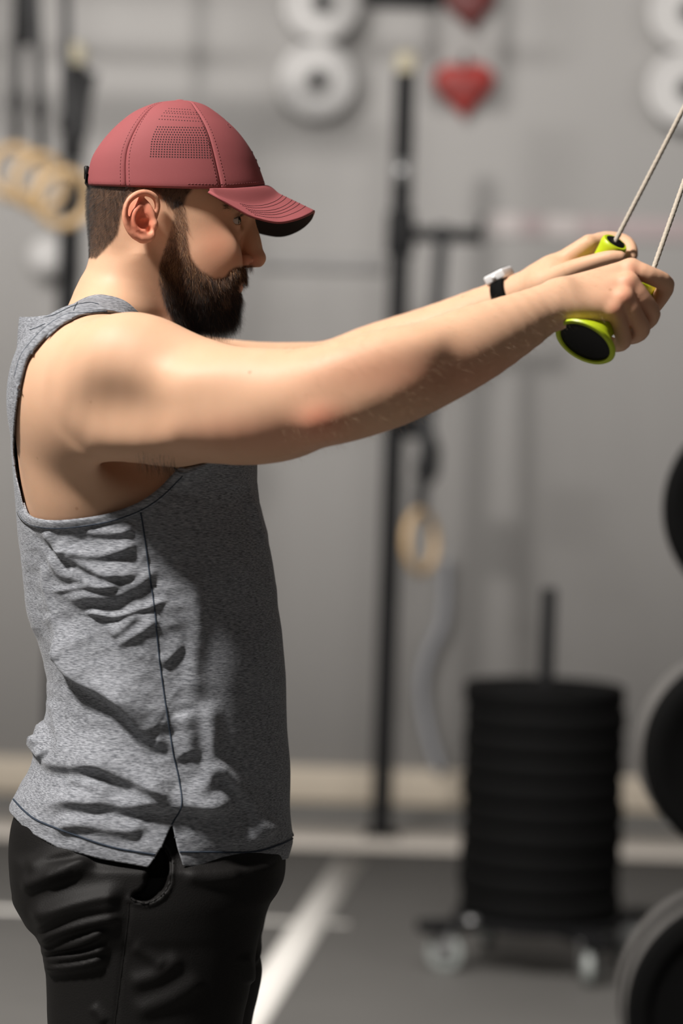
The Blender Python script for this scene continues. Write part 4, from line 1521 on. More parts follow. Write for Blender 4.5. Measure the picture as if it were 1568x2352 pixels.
# soft general undulation
sub = np.clip((tpy - 1150) / 200, 0, 1)
d += sub * 0.0016 * (np.sin(tpx * 0.021 + tpy * 0.013 + 1.3 * np.sin(tpy * 0.009)) + 0.6 * np.sin(tpy * 0.031 - tpx * 0.017 + 2.0))
wr = np.clip((tpy - 1200) / 60, 0, 1) * np.clip((470 - tpx) / 60, 0, 1)
nz = np.sin(wpx * .052 + 2.2 * np.sin(wpy * .024)) * np.sin(wpy * .071 + 1.7 * np.sin(wpx * .019))
d += wr * 0.0006 * (1 - np.abs(nz)) ** 2 + 0.00025 * wr * np.sin(wpy * .16 + 2.5 * np.sin(wpx * .03))
TN = vnormals(TV, TQ)
if (TN[:, 0] * (tpx > 400)).sum() < 0:
    TN, TQ = -TN, TQ[:, ::-1]
TV = TV + TN * d[:, None]
TV = relax(TV, TQ, 2, 0.5)
TV = B.push_out(TV, 0.0035, 4, up_m)

# cut: arm holes, hem with the side slit
ARM = [(257, 731), (230, 735), (192, 737), (163, 738), (139, 750), (112, 769), (83, 800), (64, 826), (54, 861), (45, 899), (37, 957), (33, 1030), (37, 1082), (48, 1130), (57, 1165), (72, 1186),
       (100, 1194), (135, 1196), (190, 1191), (250, 1181), (300, 1164), (330, 1149), (362, 1126), (396, 1092), (424, 1060), (452, 1010), (470, 960), (462, 920), (430, 896), (385, 866), (330, 822), (295, 785), (272, 752)]
ARM = spline(ARM, 160)
HEM = [(-60, 1790), (10, 1842), (24, 1868), (60, 1907), (130, 1946), (230, 1973), (340, 1992), (372, 1944), (393, 1896), (396, 1896), (407, 1944), (421, 1989), (470, 1990), (560, 1988), (655, 1974), (676, 1966), (760, 1960)]
tpx, tpy = proj(TV)
edge_n = np.abs(TV[:, 1]) > 0.004


def cut_field():
    """Signed pixel distance, positive where cloth stays."""
    g = np.full(len(TV), 50.0)
    m = (tpx < 560) & (tpy < 1260) & (tpy > 640)
    dd, _, _ = seg_dist(tpx[m], tpy[m], ARM, True)
    g[m] = np.where(in_poly(tpx[m], tpy[m], ARM), -dd, dd) - 3.5
    m2 = tpy > 1780
    d2, _, s2 = seg_dist(tpx[m2], tpy[m2], HEM)
    g[m2] = np.minimum(g[m2], np.where(s2 > 0, -d2, d2))
    return g


g = cut_field()
TV0 = TV.copy()
for _ in range(2):                                  # slide border vertices on to the cut line
    g = cut_field()
    gi = g.reshape(NV, NT)
    gv = np.gradient(gi, axis=0).ravel()
    gu = (np.roll(gi, -1, 1) - np.roll(gi, 1, 1)).ravel() / 2
    e1 = np.gradient(TV.reshape(NV, NT, 3), axis=0).reshape(-1, 3)
    r3 = TV.reshape(NV, NT, 3)
    e2 = ((np.roll(r3, -1, 1) - np.roll(r3, 1, 1)) / 2).reshape(-1, 3)
    gg = gv * gv + gu * gu
    b_ = (np.abs(g) < 0.62 * np.sqrt(gg + 1e-9)) & (np.abs(g) < 4)
    stp = np.where(b_, -g / (gg + 1e-9), 0)
    TV = TV + e1 * (gv * stp)[:, None] + e2 * (gu * stp)[:, None]
    tpx, tpy = proj(TV)
TV = B.push_out(TV, 0.0030, 5, up_m)
tpx, tpy = proj(TV)
g = cut_field()
keepf = g[TQ].mean(1) > 0.0
fc = TV[TQ].mean(1)
keepf &= ~((B.sample(fc) < 0.0006) & (tpy[TQ[:, 0]] < 1200))
TQ2 = TQ[keepf]
lab = np.arange(len(TV))
for _ in range(60):
    m4 = lab[TQ2].min(1)
    new = lab.copy()
    for c in range(4):
        np.minimum.at(new, TQ2[:, c], m4)
    new = new[new]
    if (new == lab).all():
        break
    lab = new
fl = lab[TQ2[:, 0]]
TQ2 = TQ2[fl == np.bincount(fl).argmax()]
used = np.unique(TQ2)
remap = np.full(len(TV), -1)
remap[used] = np.arange(len(used))
SV, SQ = TV[used], remap[TQ2]
TOP = part('tank_top', SV, SQ, MAT['jersey'], label='loose grey marl tank top')
so = TOP.modifiers.new('thickness', 'SOLIDIFY')
so.thickness = 0.0014
so.offset = -1
tree = bvh(SV, SQ)
# binding of the arm hole, hem band, seams
def ribbon(name, line, offs, n, lift, thick, mat, parent):
    """Flat band along a pixel line on the cloth, offs = distances to the left of the line."""
    C = spline(np.asarray(line, float), n)
    t = np.gradient(C, axis=0)
    t /= np.linalg.norm(t, axis=1)[:, None]
    nn = np.stack([-t[:, 1], t[:, 0]], -1)
    rows_ = []
    for o in offs:
        r = np.full((n, 3), np.nan)
        for k in range(n):
            p, q = ray_to(tree, *(C[k] + nn[k] * max(o, 5)))
            if p is not None and p[1] < 0.02:
                q = q if q[1] < 0 else -q
                e = min(1.0, min(k, n - 1 - k) / 9)
                r[k] = p + q * (lift * e - 0.0022 * (1 - e))
                if o < 5:
                    s = mm_px(p[1]) * (o - 5)
                    r[k] += np.array([nn[k, 0] * s, 0, -nn[k, 1] * s])
        ok = ~np.isnan(r[:, 0])
        for c in range(3):
            r[:, c] = np.interp(np.arange(n), np.flatnonzero(ok), r[ok, c])
        med = np.stack([np.median(np.stack([np.roll(r[:, c], k) for k in range(-4, 5)]), 0) for c in range(3)], -1)
        med[:4], med[-4:] = r[:4], r[-4:]
        for _ in range(14):
            med[1:-1] = 0.5 * med[1:-1] + 0.25 * (med[:-2] + med[2:])
        rows_.append(med)
    rows_ = [B.push_out(r, 0.0020, 4) for r in rows_]
    V = np.concatenate(rows_)
    m = len(offs)
    i, j = np.meshgrid(np.arange(m - 1), np.arange(n - 1), indexing='ij')
    Q = np.stack([i * n + j, i * n + j + 1, (i + 1) * n + j + 1, (i + 1) * n + j], -1).reshape(-1, 4)
    for f in (1, -1):
        o = part(name, V * (1, f, 1), Q[:, ::f], mat, None, parent)
        sm = o.modifiers.new('thickness', 'SOLIDIFY')
        sm.thickness = thick
        sm.offset = 0
    return rows_


ia, ib = int(np.argmin(np.hypot(ARM[:100, 0] - 42, ARM[:100, 1] - 918))), int(np.argmin(np.hypot(ARM[:, 0] - 55, ARM[:, 1] - 1158)))
for seg_, n in ((ARM[:ia], 110), (ARM[ib:122], 130)):
    bind = ribbon('armhole_binding', seg_, (-2, 5, 11, 17, 21), n, 0.0010, 0.0016, MAT['jersey'], TOP)
    thread('binding_seam', bind[3][4:-12] + (0, -0.0006, 0), 0.0008, MAT['stitch'], TOP)
arm_in = spline([(250, 726), (222, 727), (190, 729), (160, 731), (134, 743), (106, 762), (77, 795), (57, 824), (47, 860), (39, 898), (32, 950)], 60)
for ln in ([(31, 1836), (60, 1866), (92, 1887), (168, 1916), (258, 1946), (356, 1963)], [(411, 1957), (470, 1957), (580, 1956), (640, 1940), (671, 1926)]):
    P, _ = on_surface(tree, ln, 90, 0.0004)
    if len(P) > 3:
        thread('hem_seam', P, 0.0011, MAT['stitch'], TOP)
P, _ = on_surface(tree, [(319, 1156), (327, 1200), (336, 1262), (344, 1325), (354, 1390), (362, 1475), (372, 1560), (385, 1650), (398, 1730), (411, 1790), (417, 1848), (400, 1884), (394, 1894)], 160, 0.0003)
thread('side_seam', P, 0.0009, MAT['stitch'], TOP)
for ln in ([(178, 695), (172, 706), (168, 716)], [(104, 744), (72, 757), (44, 759)], [(300, 1960), (340, 1886), (386, 1902)][:0]):
    if ln:
        P, _ = on_surface(tree, ln, 30, 0.0003)
        if len(P) > 3:
            thread('shoulder_seam', P, 0.0005, MAT['stitch'], TOP)
for ln in ([(226, 694), (208, 690), (190, 692), (170, 697), (150, 706), (120, 720), (84, 727), (46, 729)],):
    P, _ = on_surface(tree, [(x, y + 5) for x, y in ln], 60, 0.0004)
    if len(P) > 3:
        thread('neckband_seam', P, 0.0004, MAT['stitch'], TOP)

# ------------------------------------------------------------------ trousers
PX = _axis([(-0.425, -0.02, 0.0028)])
PYA = _axis([(-0.245, 0.245, 0.0032)])
PZ = _axis([(-1.30, -0.64, 0.008), (-0.64, -0.34, 0.0027)])
Tr = Field(PX, PYA, PZ)
Tr.loft(rows_px([(1850, 48, 630, 168), (1880, 34, 645, 174), (1940, 27, 654, 182), (2000, 31, 655, 188), (2030, 36, 646, 190), (2052, 38, 624, 190), (2090, 62, 604, 186)]), 0.01, 2.5)
for sy in (-1, 1):
    yy = sy * 0.094
    rows = [(1985, 44, 628), (2055, 44, 618), (2100, 62, 606), (2140, 76, 597), (2175, 92, 590), (2230, 101, 580), (2290, 104, 570), (2352, 106, 556), (2500, 118, 536), (2700, 140, 500), (3000, 168, 452),
            (3250, 190, 440), (3440, 205, 420), (3560, 212, 412)]
    if sy > 0:
        rows = [(r[0], r[1] + 4, r[2] + (6 if r[0] < 2150 else (2 if r[0] < 2200 else 22))) for r in rows]
    off = (3635 - 1176) / 1900.0
    rr = []
    for r in rows:
        z = Z_(r[0])
        hw = np.interp(r[0], [1985, 2100, 2352, 3000, 3560], [96, 98, 96, 74, 62]) * mm
        sc = (DIST + yy * 0.9 - 0.03 * (sy < 0)) / DIST
        rr.append((z * sc, X_(r[1]) * sc, X_(r[2]) * sc, hw))
    Tr.loft(rr, 0.02, 2.25, '+', yy)
TRV, TRQ = Tr.surface()
TRV = relax(TRV, TRQ, 3, 0.5)
qx, qy = proj(TRV)
q_near = TRV[:, 1] < 0.0
d = np.zeros(len(TRV))
PF = [([(44, 2046), (70, 2034), (112, 2016), (165, 1998), (222, 1980)], 8, 26, 15), ([(60, 2000), (120, 1966), (190, 1950)], 4, 20, 14), ([(105, 2020), (170, 2000), (215, 1984)], 3, 10, 8),
      ([(60, 2098), (110, 2094), (180, 2072), (250, 2058), (292, 2060)], 8, 24, 14), ([(74, 2142), (110, 2120), (180, 2094), (286, 2078)], 7, 20, 12),
      ([(84, 2170), (118, 2148), (178, 2126), (240, 2112), (288, 2106)], 8, 14, 10), ([(90, 2192), (130, 2176), (190, 2160), (252, 2134)], 7, 13, 9),
      ([(94, 2208), (140, 2200), (190, 2192), (258, 2172)], 7, 11, 9), ([(98, 2222), (150, 2220), (200, 2212), (250, 2196)], 8, 10, 10),
      ([(300, 2170), (350, 2200), (378, 2222)], 3, 16, 14), ([(290, 2260), (360, 2240), (420, 2190)], 4, 20, 18), ([(300, 2330), (400, 2290), (470, 2240)], 4, 24, 20),
      ([(420, 2010), (480, 2020), (560, 2012)], 3, 18, 14), ([(560, 2190), (572, 2228), (578, 2262)], 4, 14, 14), ([(210, 2310), (228, 2330), (240, 2352)], 3, 12, 10)]
for ln, amp, u_, w_ in PF:
    d += fold(qx, qy, ln, 1.2 * amp * mm, u_, w_) * np.where(TRV[:, 1] < 0.15, 1, 0.6)
# pocket: sunk mouth behind a raised curved edge
PK = [(372, 1935), (390, 1965), (394, 2000), (388, 2036), (368, 2062), (338, 2076), (312, 2072), (298, 2064)]
PKm = [(345, 1920)] + PK + [(330, 2040), (342, 1990)]
dist, tt_, _ = seg_dist(qx, qy, spline(PK, 40))
inp = in_poly(qx, qy, PKm)
d -= np.where(inp, 0.016 * np.clip(dist / 10, 0, 1), 0)
d += 0.0035 * np.exp(-(dist / 5.0) ** 2) * ((qx > 280) & (qx < 410) & (qy > 1920) & (qy < 2090))
# side seam groove
dist, _, _ = seg_dist(qx, qy, spline([(296, 2072), (294, 2110), (288, 2160), (279, 2230), (270, 2300), (262, 2370)], 30))
d -= 0.0016 * np.exp(-(dist / 3.2) ** 2) * (qy > 2070)
TRN = vnormals(TRV, TRQ)
cen = TRV.mean(0)
TRV = TRV + TRN * d[:, None] * (1 if ((TRV - cen) * TRN).sum() > 0 else -1)
TRV = relax(TRV, TRQ, 1, 0.3)
TROU = part('trousers', TRV, TRQ, MAT['trouser'], label='black woven trousers with a gaping side pocket')
ttree = bvh(TRV, TRQ)
P, _ = on_surface(ttree, [(380, 1950), (391, 1975), (393, 2005), (386, 2038), (366, 2062), (338, 2075), (312, 2071), (300, 2064)], 60, 0.0006)
if len(P) > 3:
    thread('pocket_edge', P, 0.0016, MAT['trouser'], TROU)
P, _ = on_surface(ttree, [(296, 2074), (294, 2110), (288, 2160), (279, 2230), (270, 2300), (262, 2360)], 60, 0.0)
if len(P) > 3:
    thread('side_seam', P, 0.0007, MAT['trouser'], TROU)
# shoes, below the frame
for sy in (-1, 1):
    bx = local(world([[X_(316), sy * 0.098, -1.2]]) * (1, 1, 0))[0]
    S = Field(_axis([(bx[0] - .12, bx[0] + .24, .006)]), _axis([(bx[1] - .08, bx[1] + .08, .006)]), _axis([(bx[2] - .01, bx[2] + .16, .006)]))
    S.cone(bx + (-.03, 0, .058), bx + (.15, sy * .012, .045), .05, .041, .03)
    S.cone(bx + (0, 0, .06), bx + (-.005, 0, .11), .054, .05, .03)
    S.ell(bx + (.05, 0, .012), (.16, .05, .02), .015)
    a, b = S.surface()
    wv = world(relax(a, b, 2))
    wv[:, 2] = np.maximum(wv[:, 2], 0.001)
    part('shoe', wv, b, MAT['black_rubber'], frame=False)

# ------------------------------------------------------------------ cap
CB = np.array([(232, 405), (238, 372), (246, 343), (262, 309), (280, 284), (305, 257), (335, 232), (365, 214), (395, 206), (428, 203), (446, 203)], float)
CF = np.array([(232, 422), (236, 446), (246, 474), (262, 498), (280, 520), (305, 546), (335, 569), (365, 586), (395, 598), (428, 609), (446, 612)], float)
CW = np.array([(232, 4), (238, 20), (246, 36), (262, 52), (280, 62), (305, 71), (335, 77.5), (365, 81), (395, 83), (428, 84), (446, 84)], float)
CB, CF, CW = (spline(A, 220) for A in (CB, CF, CW))
RIMX = [(-1.0, 426), (-.45, 429), (0.1, 433), (.45, 434), (.62, 434), (1.0, 427)]      # rim height (px) along the length of the cap


def cap_pt(az, h):
    """az: 0 = front, pi = back; h: 0 rim .. 1 top."""
    ca, sa = np.cos(az), np.sin(az)
    rim = np.interp(ca, [r[0] for r in RIMX], [r[1] for r in RIMX])
    rim = 1176 - (1176 - rim) * (1 - 0.0287 * np.abs(sa))
    pyy = 232 + (rim - 232) * (1 - h)
    xb, xf, w = (np.interp(pyy, A[:, 0], A[:, 1]) for A in (CB, CF, CW))
    n = 2.15
    cx, a = (X_(xb) + X_(xf)) / 2, (X_(xf) - X_(xb)) / 2
    x = cx + a * np.sign(ca) * np.abs(ca) ** (2 / n)
    y = w * mm * np.sign(sa) * np.abs(sa) ** (2 / n)
    return np.stack([x, -y, np.broadcast_to(Z_(pyy), x.shape)], -1)


hh = 1 - (1 - np.linspace(0, 1, 49)) ** 1.0
hh = np.concatenate([np.linspace(0, 0.8, 34), 1 - 0.2 * (1 - np.linspace(0, 1, 22)[1:]) ** 1.9])
cap = empty('cap', (0, 0, 0))
bpy.data.objects.remove(cap)
rimpts = cap_pt(np.linspace(-np.pi, np.pi, 180, endpoint=False), np.zeros(180))
# inner sweat band carries the pieces
bandq = []
NB = 180
azb = np.linspace(-np.pi, np.pi, NB, endpoint=False)
lay = np.stack([cap_pt(azb, np.full(NB, q)) for q in (0.0, 0.06, 0.13)])
cc_ = lay.mean((0, 1)) * (1, 0, 0)
lay_in = (lay - cc_) * (0.972, 0.968, 1) + cc_
BVv = lay_in.reshape(-1, 3)
i, j = np.meshgrid(np.arange(2), np.arange(NB), indexing='ij')
j2 = (j + 1) % NB
BQq = np.stack([i * NB + j, i * NB + j2, (i + 1) * NB + j2, (i + 1) * NB + j], -1).reshape(-1, 4)
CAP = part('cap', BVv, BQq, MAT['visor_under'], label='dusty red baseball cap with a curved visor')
crown_V, crown_Q = [], []
base_i = 0
for k in range(6):
    a0, a1 = math.radians(60 * k), math.radians(60 * (k + 1))
    na_ = 41
    az = np.linspace(a0, a1, na_)
    A, H = np.meshgrid(az, hh)
    V = cap_pt(A.ravel(), H.ravel())
    # panels dip at their seams and puff a little in the middle
    u = (A.ravel() - a0) / (a1 - a0)
    cen = np.array([X_(407), 0, Z_(430)])
    rad = V - cen
    rad[:, 2] *= 0.4
    rad /= np.linalg.norm(rad, axis=1)[:, None] + 1e-9
    es = np.minimum(u, 1 - u)
    dip = -0.0016 * np.exp(-(es / 0.022) ** 2) - 0.0004 + 0.0012 * np.sin(np.pi * u) * (1 - H.ravel())
    rimroll = -0.0012 * np.exp(-(H.ravel() / 0.018) ** 2)
    V = V + rad * (dip + rimroll)[:, None]
    m, n = len(hh), na_
    i, j = np.meshgrid(np.arange(m - 1), np.arange(n - 1), indexing='ij')
    Q = np.stack([i * n + j, i * n + j + 1, (i + 1) * n + j + 1, (i + 1) * n + j], -1).reshape(-1, 4)
    o = part('crown_panel', V, Q[:, ::-1], MAT['cap'], parent=CAP)
    sm = o.modifiers.new('thickness', 'SOLIDIFY')
    sm.thickness = 0.0016
    sm.offset = 0
    crown_V.append(V)
    crown_Q.append(Q + base_i)
    base_i += len(V)
ctree = bvh(np.concatenate(crown_V), np.concatenate(crown_Q))
# button
bt = L(413, 236)
V, Q, T = revolve([(0, -.004), (.0062, -.003), (.0072, 0), (.0066, .0022), (.004, .0034), (0, .0038)], bt, (0, 0, 1), 24)
part('button', V, Q, MAT['cap'], parent=CAP)
# visor: inner edge follows the rim, outer edge a blunt arc; drops to the front and curves down at both sides
ns, nt_ = 61, 27
S_, T_ = np.meshgrid(np.linspace(-1, 1, ns), np.linspace(0, 1, nt_))
S_, T_ = S_.ravel(), T_.ravel()
azv = S_ * math.radians(68)
inner = cap_pt(azv, np.full(len(azv), 0.004))
inner_x, inner_y = inner[:, 0], inner[:, 1]
ang = S_ * np.pi / 2
ox = X_(487) + (X_(723) - X_(487)) * np.abs(np.cos(ang)) ** 0.62
oy = -0.0795 * np.sign(np.sin(ang)) * np.abs(np.sin(ang)) ** 0.86
x = inner_x + (ox - inner_x) * T_
y = inner_y + (oy - inner_y) * T_


EDX = np.array([487, 520, 560, 590, 640, 680, 710, 724], float)
EDZ = np.array([459, 479, 502, 516, 526, 517, 500, 485], float)
EDS = spline(np.stack([EDX, EDZ], -1), 160)
sq = np.linspace(0, np.pi / 2, 200)
cx_, cy_ = X_(487) + (X_(723) - X_(487)) * np.cos(sq) ** 0.62, 0.0795 * np.sin(sq) ** 0.86


def visor_z(x, y):
    """Height in px: ridge line in the middle falling to the measured side edge."""
    xp = 784 + x * 1900
    zc = 429 + (xp - 609) * 0.478 + np.clip(609 - xp, 0, 200) * -0.1
    ye = np.interp(-x, -cx_, cy_)
    r = np.clip(np.abs(y) / np.maximum(ye, 1e-4), 0, 1)
    zed = np.interp(xp, EDS[:, 0], EDS[:, 1])
    return zc + (zed - zc) * (0.55 * r ** 2 + 0.45 * r ** 1.2)


zpx = visor_z(x, y)
zin = 1176 - inner[:, 2] * 1900
bl = np.clip(1 - T_ / 0.3, 0, 1)
bl = bl * bl * (3 - 2 * bl)
zpx = zpx * (1 - bl) + (zin - 1) * bl
VV = np.stack([x, y, (1176 - zpx) / 1900], -1)
i, j = np.meshgrid(np.arange(nt_ - 1), np.arange(ns - 1), indexing='ij')
VQ = np.stack([i * ns + j, i * ns + j + 1, (i + 1) * ns + j + 1, (i + 1) * ns + j], -1).reshape(-1, 4)
vn = vnormals(VV, VQ)
if vn[:, 2].mean() < 0:
    VQ, vn = VQ[:, ::-1], -vn
VIS = part('visor', VV, VQ, MAT['cap'], parent=CAP)
sm = VIS.modifiers.new('thickness', 'SOLIDIFY')
sm.thickness = 0.0028
sm.offset = -1
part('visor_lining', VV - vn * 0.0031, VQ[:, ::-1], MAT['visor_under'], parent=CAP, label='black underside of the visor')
vtree = bvh(VV, VQ)
parts = []
for q in (0.34, 0.43, 0.52, 0.61, 0.70, 0.79):
    k = int(round(q * (nt_ - 1)))
    for j in range(6, ns - 7):
        a = VV.reshape(nt_, ns, 3)[k, j] + vn.reshape(nt_, ns, 3)[k, j] * 0.0001
        b = VV.reshape(nt_, ns, 3)[k, j + 1] + vn.reshape(nt_, ns, 3)[k, j + 1] * 0.0001
        for f0, f1 in ((0.03, 0.47), (0.53, 0.97)):
            p0, p1 = a + (b - a) * f0, a + (b - a) * f1
            xx = (p1 - p0) / np.linalg.norm(p1 - p0)
            nn = vn.reshape(nt_, ns, 3)[k, j]
            y_ = np.cross(nn, xx)
            parts.append(box_part((p0 + p1) / 2, (np.linalg.norm(p1 - p0), .0007, .0005), np.stack([xx, y_, nn])))
V, Q, T = join(*parts)
o = part('visor_stitching', V, Q, MAT['cap_stitch'], None, CAP, False)
o['kind'] = 'stuff'
# seam stitches on the near side and mirrored
sl = []
for base, dx in ((math.radians(60), (-.055, .055)), (math.radians(120), (-.06, .06))):
    for q in dx:
        h = np.linspace(0.02, 0.93, 40)
        V = cap_pt(np.full(40, base + q), h)
        qx, qy = proj(V)
        sl.append(np.stack([qx, qy], -1))
dashes('seam_stitching', ctree, sl, 0.0021, 0.0019, 0.0006, 0.0009, MAT['cap_stitch'], CAP)
V = cap_pt(np.linspace(math.radians(4), math.radians(82), 60), np.full(60, 0.045))
qx, qy = proj(V)
dashes('rim_stitching', ctree, [np.stack([qx, qy], -1)], 0.0026, 0.0014, 0.0006, 0.0009, MAT['cap_stitch'], CAP)
# perforated vent of the side panels
parts = []


def hole(x_, y_, r):
    p, n = ray_to(ctree, x_, y_)
    if p is None:
        return
    n = n if n[1] < 0 else -n
    for f in (np.ones(3), np.array([1, -1, 1])):
        q, m = p * f, n * f
        u = np.cross((0, 0, 1.0), m)
        u /= np.linalg.norm(u)
        w = np.cross(m, u)
        a = np.arange(6) / 6 * 2 * np.pi
        V = np.concatenate([q + m * 0.00092 + r * (np.cos(a)[:, None] * u + np.sin(a)[:, None] * w), q + m * -0.0008 + r * .8 * (np.cos(a)[:, None] * u + np.sin(a)[:, None] * w)])
        k = np.arange(6)
        k2 = (k + 1) % 6
        Q = np.concatenate([np.stack([k, k2, k2 + 6, k + 6], -1), [[0, 1, 2, 3], [0, 3, 4, 5]]])
        parts.append((V, Q, np.zeros((0, 3), int)))


for rr_ in range(13):
    f = rr_ / 12
    y_ = 293.5 + 68 * f
    xl_, xr_ = np.interp(f, [0, .25, .5, 1], [362, 354, 349, 346]), np.interp(f, [0, .12, .35, 1], [469, 474, 480, 482.5])
    nn = int(round((xr_ - xl_) / 6.15)) + 1
    for k in range(nn):
        xx = xl_ + (xr_ - xl_) * k / (nn - 1)
        hole(xx, y_ + 0.022 * (xx - 415), 0.00088)
for rr_, (yy0, a, b) in enumerate(((252, 388, 436), (258, 381, 450), (262.5, 377, 457), (270, 372, 459), (277.5, 366, 462))):
    nn = int(round((b - a) / 6.3)) + 1
    for k in range(nn):
        xx = a + (b - a) * k / (nn - 1)
        hole(xx, yy0 + 0.055 * (xx - 415), 0.00075)
V, Q, T = join(*parts)
o = part('vent_perforation', V, Q, MAT['cap_dark'], None, CAP, False)
o['kind'] = 'stuff'
# eyelets in the front panels
for f in (1, -1):
    p, n = ray_to(ctree, 524, 290)
    n = n if n[1] < 0 else -n
    V, Q, T = revolve([(.0016, -.0004), (.0016, .0006), (.0025, .0012), (.0034, .0006), (.0036, -.0004)], p * (1, f, 1), n * (1, f, 1), 18)
    part('eyelet', V, Q, MAT['cap_stitch'], parent=CAP)
# dark embroidered mark on the front, adjuster at the back
for yy_, w_ in ((350, .010), (368, .016), (386, .010)):
    pts_ = []
    for a in np.linspace(-w_, w_, 12):
        rim = 427
        V = cap_pt(np.array([a / 0.105 * 1.0]), np.array([1 - (yy_ - 232) / (rim - 232)]))
        pts_.append(V[0] + (0.0004, 0, 0.0001))
    V, Q, T = tube_mesh(np.array(pts_), 0.0009, 8)
    part('front_mark', V, Q, MAT['cap_dark'], T, CAP)
P0 = [cap_pt(np.array([a]), np.array([h]))[0] for a in np.linspace(math.radians(166), math.radians(194), 9) for h in (0.02, 0.13)]
P0 = np.array(P0).reshape(9, 2, 3)
out_ = np.array([-1.0, 0, 0])
V = np.concatenate([P0[:, 0] + out_ * .0012, P0[:, 1] + out_ * .0012, P0[:, 0] + out_ * .0042, P0[:, 1] + out_ * .0042])
k = np.arange(8)
Q = np.concatenate([np.stack([a + k, a + k + 1, b + k + 1, b + k], -1) for a, b in ((18, 27), (0, 18), (27, 9), (9, 0))])
part('adjuster_strap', V, Q, MAT['black_plastic'], None, CAP, False)
kx = L(203, 400)
V, Q, T = box_part(kx + (-.001, 0, 0), (.0062, .026, .017))
o = part('strap_buckle', V, Q, MAT['black_plastic'], None, CAP, False)
bb_ = o.modifiers.new('bevel', 'BEVEL')
bb_.width = .0015

# ------------------------------------------------------------------ watch on the far wrist
wa, wb = np.array(FAR[7][:3]), np.array(FAR[9][:3])
wc = np.array(FAR[8][:3])
T3 = (wb - wa) / np.linalg.norm(wb - wa)
v3 = np.array([0, 1.0, 0]) - T3 * T3[1]
v3 /= np.linalg.norm(v3)
u3 = np.cross(T3, v3)
if u3[2] < 0:
    u3 = -u3
# fit the strap to the real forearm: walk out from the axis until the field turns positive
angs = np.linspace(0, 2 * np.pi, 60, endpoint=False)
rws = []
for off in (-.0105, -.0085, .0085, .0105):
    c0 = wc + T3 * off
    for a in angs:
        dirv = np.cos(a) * u3 + np.sin(a) * v3
        rr2 = np.linspace(0.012, 0.055, 87)
        f = B.sample(c0 + dirv * rr2[:, None])
        r0 = rr2[np.argmax(f > 0)] if (f > 0).any() else .03
        rws.append((r0, c0, dirv, off))
R0 = np.array([q[0] for q in rws]).reshape(4, 60)
R0 = (R0 + np.roll(R0, 1, 1) + np.roll(R0, -1, 1)) / 3
R0 = np.broadcast_to(R0.max(0), R0.shape)
lift = np.array([.0006, .0026, .0026, .0006])
V = np.array([q[1] + q[2] * (R0[n // 60, n % 60] + lift[n // 60]) for n, q in enumerate(rws)])
inn = np.array([q[1] + q[2] * (R0[n // 60, n % 60] - .001) for n, q in enumerate(rws)])
V = np.concatenate([V, inn])
i, j = np.meshgrid(np.arange(3), np.arange(60), indexing='ij')
j2 = (j + 1) % 60
Q1 = np.stack([i * 60 + j, i * 60 + j2, (i + 1) * 60 + j2, (i + 1) * 60 + j], -1).reshape(-1, 4)
jj = np.arange(60)
jn = (jj + 1) % 60
Q = np.concatenate([Q1, Q1[:, ::-1] + 240, np.stack([jn, jj, jj + 240, jn + 240], -1), np.stack([180 + jj, 180 + jn, 420 + jn, 420 + jj], -1)])
WATCH = part('wristwatch', V, Q, MAT['black_rubber'], label='black strap watch with a silver case')
rt = R0[0, 0]
ctr = wc + u3 * (rt + .0040)
Rw = np.stack([T3, v3, u3])
V, Q, T = box_part(ctr, (.030, .032, .0125), Rw)
o = part('watch_case', V, Q, MAT['silver'], None, WATCH)
b2 = o.modifiers.new('bevel', 'BEVEL')
b2.width, b2.segments = .003, 4
V, Q, T = box_part(ctr + u3 * .0062, (.025, .027, .0016), Rw)
o = part('watch_glass', V, Q, MAT['lens'], None, WATCH)
b2 = o.modifiers.new('bevel', 'BEVEL')
b2.width, b2.segments = .0007, 2
V, Q, T = revolve([(0, 0), (.003, 0), (.0034, .001), (.003, .0024), (0, .0026)], ctr + T3 * 0 - v3 * .017, -v3, 14)
part('watch_crown', V, Q, MAT['silver'], None, WATCH)

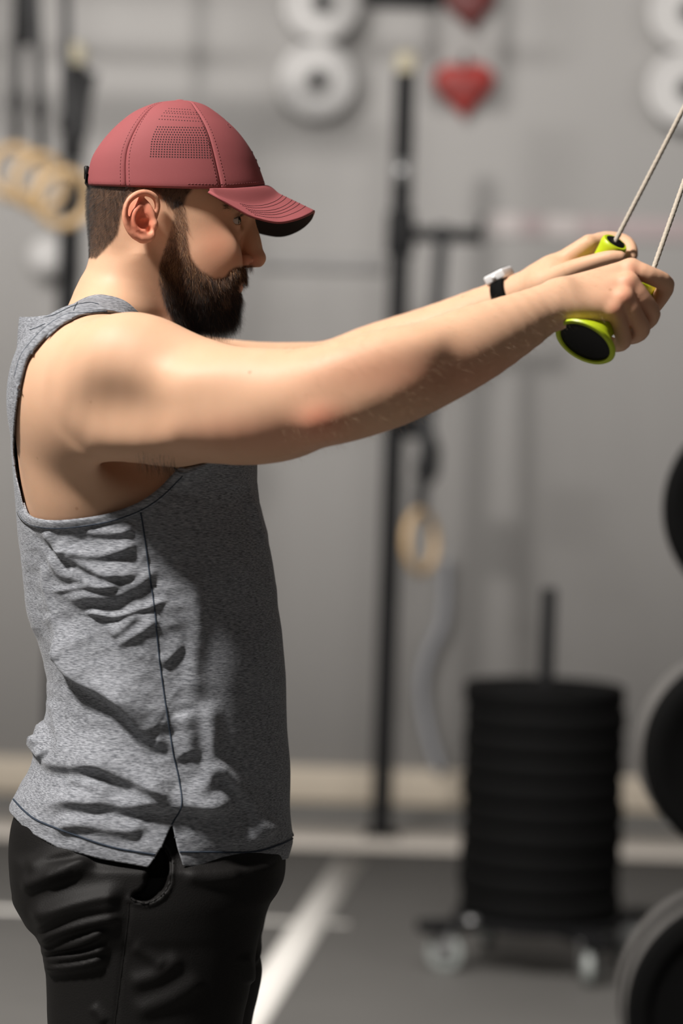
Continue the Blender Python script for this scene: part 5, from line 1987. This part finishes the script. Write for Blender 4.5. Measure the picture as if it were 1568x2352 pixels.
# ================================================================== grips and cords
def grip(A, Bp, minor, label, face, slim=1.0):
    """Moulded grip from cord end A to flared cap end Bp (figure frame)."""
    A, Bp = np.asarray(A), np.asarray(Bp)
    ax = (Bp - A) / np.linalg.norm(Bp - A)
    ln = np.linalg.norm(Bp - A)
    prof = [(0.0075, 0.012), (0.0095, 0.002), (0.0105, -0.001), (0.0155, -0.001), (0.0170, 0.001), (0.0172, 0.005), (0.0158, 0.014), (0.0148, 0.03), (0.0152, ln * .5), (0.0150, ln * .68), (0.0158, ln * .78), (0.0200, ln * .86),
            (0.0285, ln * .93), (0.0335, ln * .97), (0.0350, ln - .001), (0.0340, ln + .0012), (0.0300, ln + .0016), (0.0292, ln - .0005)]
    V, Q, T = revolve(prof, A, ax, 56)
    # oval flange: squeeze across the minor axis, more towards the cap end
    mn = minor - ax * (ax @ minor)
    mn /= np.linalg.norm(mn)
    face = np.asarray(face, float)
    face /= np.linalg.norm(face)

    def tilt(V, full=False):
        rel = V - A
        h = rel @ ax
        w = np.ones(len(V)) if full else np.clip((h / ln - .72) / .22, 0, 1)
        perp = rel - h[:, None] * ax
        fp = face - ax * (face @ ax)
        V = V - ax * ((perp @ fp) / (face @ ax) * w)[:, None]
        s_ = np.where(h < ln * .5, slim, 1.0)
        return V + perp * (s_ - 1)[:, None]
    V = tilt(V)
    cw = world([Bp])[0]
    e = empty('pull_grip', tuple(world([(A + Bp) / 2])[0]))

    def sub(nm, V, Q, mat, T=None):
        o = link(nm, mesh_np(nm, world(V), Q, T), None, mat)
        o.data.set_sharp_from_angle(angle=math.radians(40))
        return keep_world(o, e)
    sub('grip_body', V, Q, MAT['lime'])
    V, Q, T = revolve([(0, ln - .0022), (.020, ln - .0020), (.0288, ln - .0008), (.0302, ln - .0012), (.0302, ln - .004), (0, ln - .005)], A, ax, 56)
    V = tilt(V, True)
    sub('end_cap', V, Q, MAT['black_plastic'])
    V, Q, T = revolve([(.0035, .004), (.0035, -.0022), (.0105, -.0026), (.0125, -.0014), (.0125, .004)], A, ax, 32)
    sub('cord_collar', V, Q, MAT['black_plastic'])
    thing(e, label, 'grip')
    return e, sub


A1, B1 = L(1494, 648, -.170), L(1343, 786, -.244)
A2, B2 = L(1412, 557, .098), L(1322, 702, .148)
G1 = grip(A1, B1, np.array([0.5, 0, -.87]), 'lime green grip with a black oval end cap in the nearer hand, beige cord above', (-.44, -.47, -.76), 0.86)
G2 = grip(A2, B2, np.array([0.5, 0, -.87]), 'lime green grip with a black cord hole in the farther hand, beige cord above', (-.46, .4, -.79))
E1, E2 = L(1642, 215, -.09), L(1650, 92, .08)
for A_, E_, Bb, (e, sub) in ((A1, E1, B1, G1), (A2, E2, B2, G2)):
    ax = (Bb - A_) / np.linalg.norm(Bb - A_)
    tt2 = np.linspace(0, 1, 120)[:, None]
    P = A_ + ax * .006 + (E_ - A_ - ax * .006) * tt2
    # braid: slight ripple along the length
    V, Q, T = tube_mesh(P, 0.0030 + 0.0003 * np.sin(np.arange(120) * 2.1), 12)
    sub('pull_cord', V, Q, MAT['cord'], T)
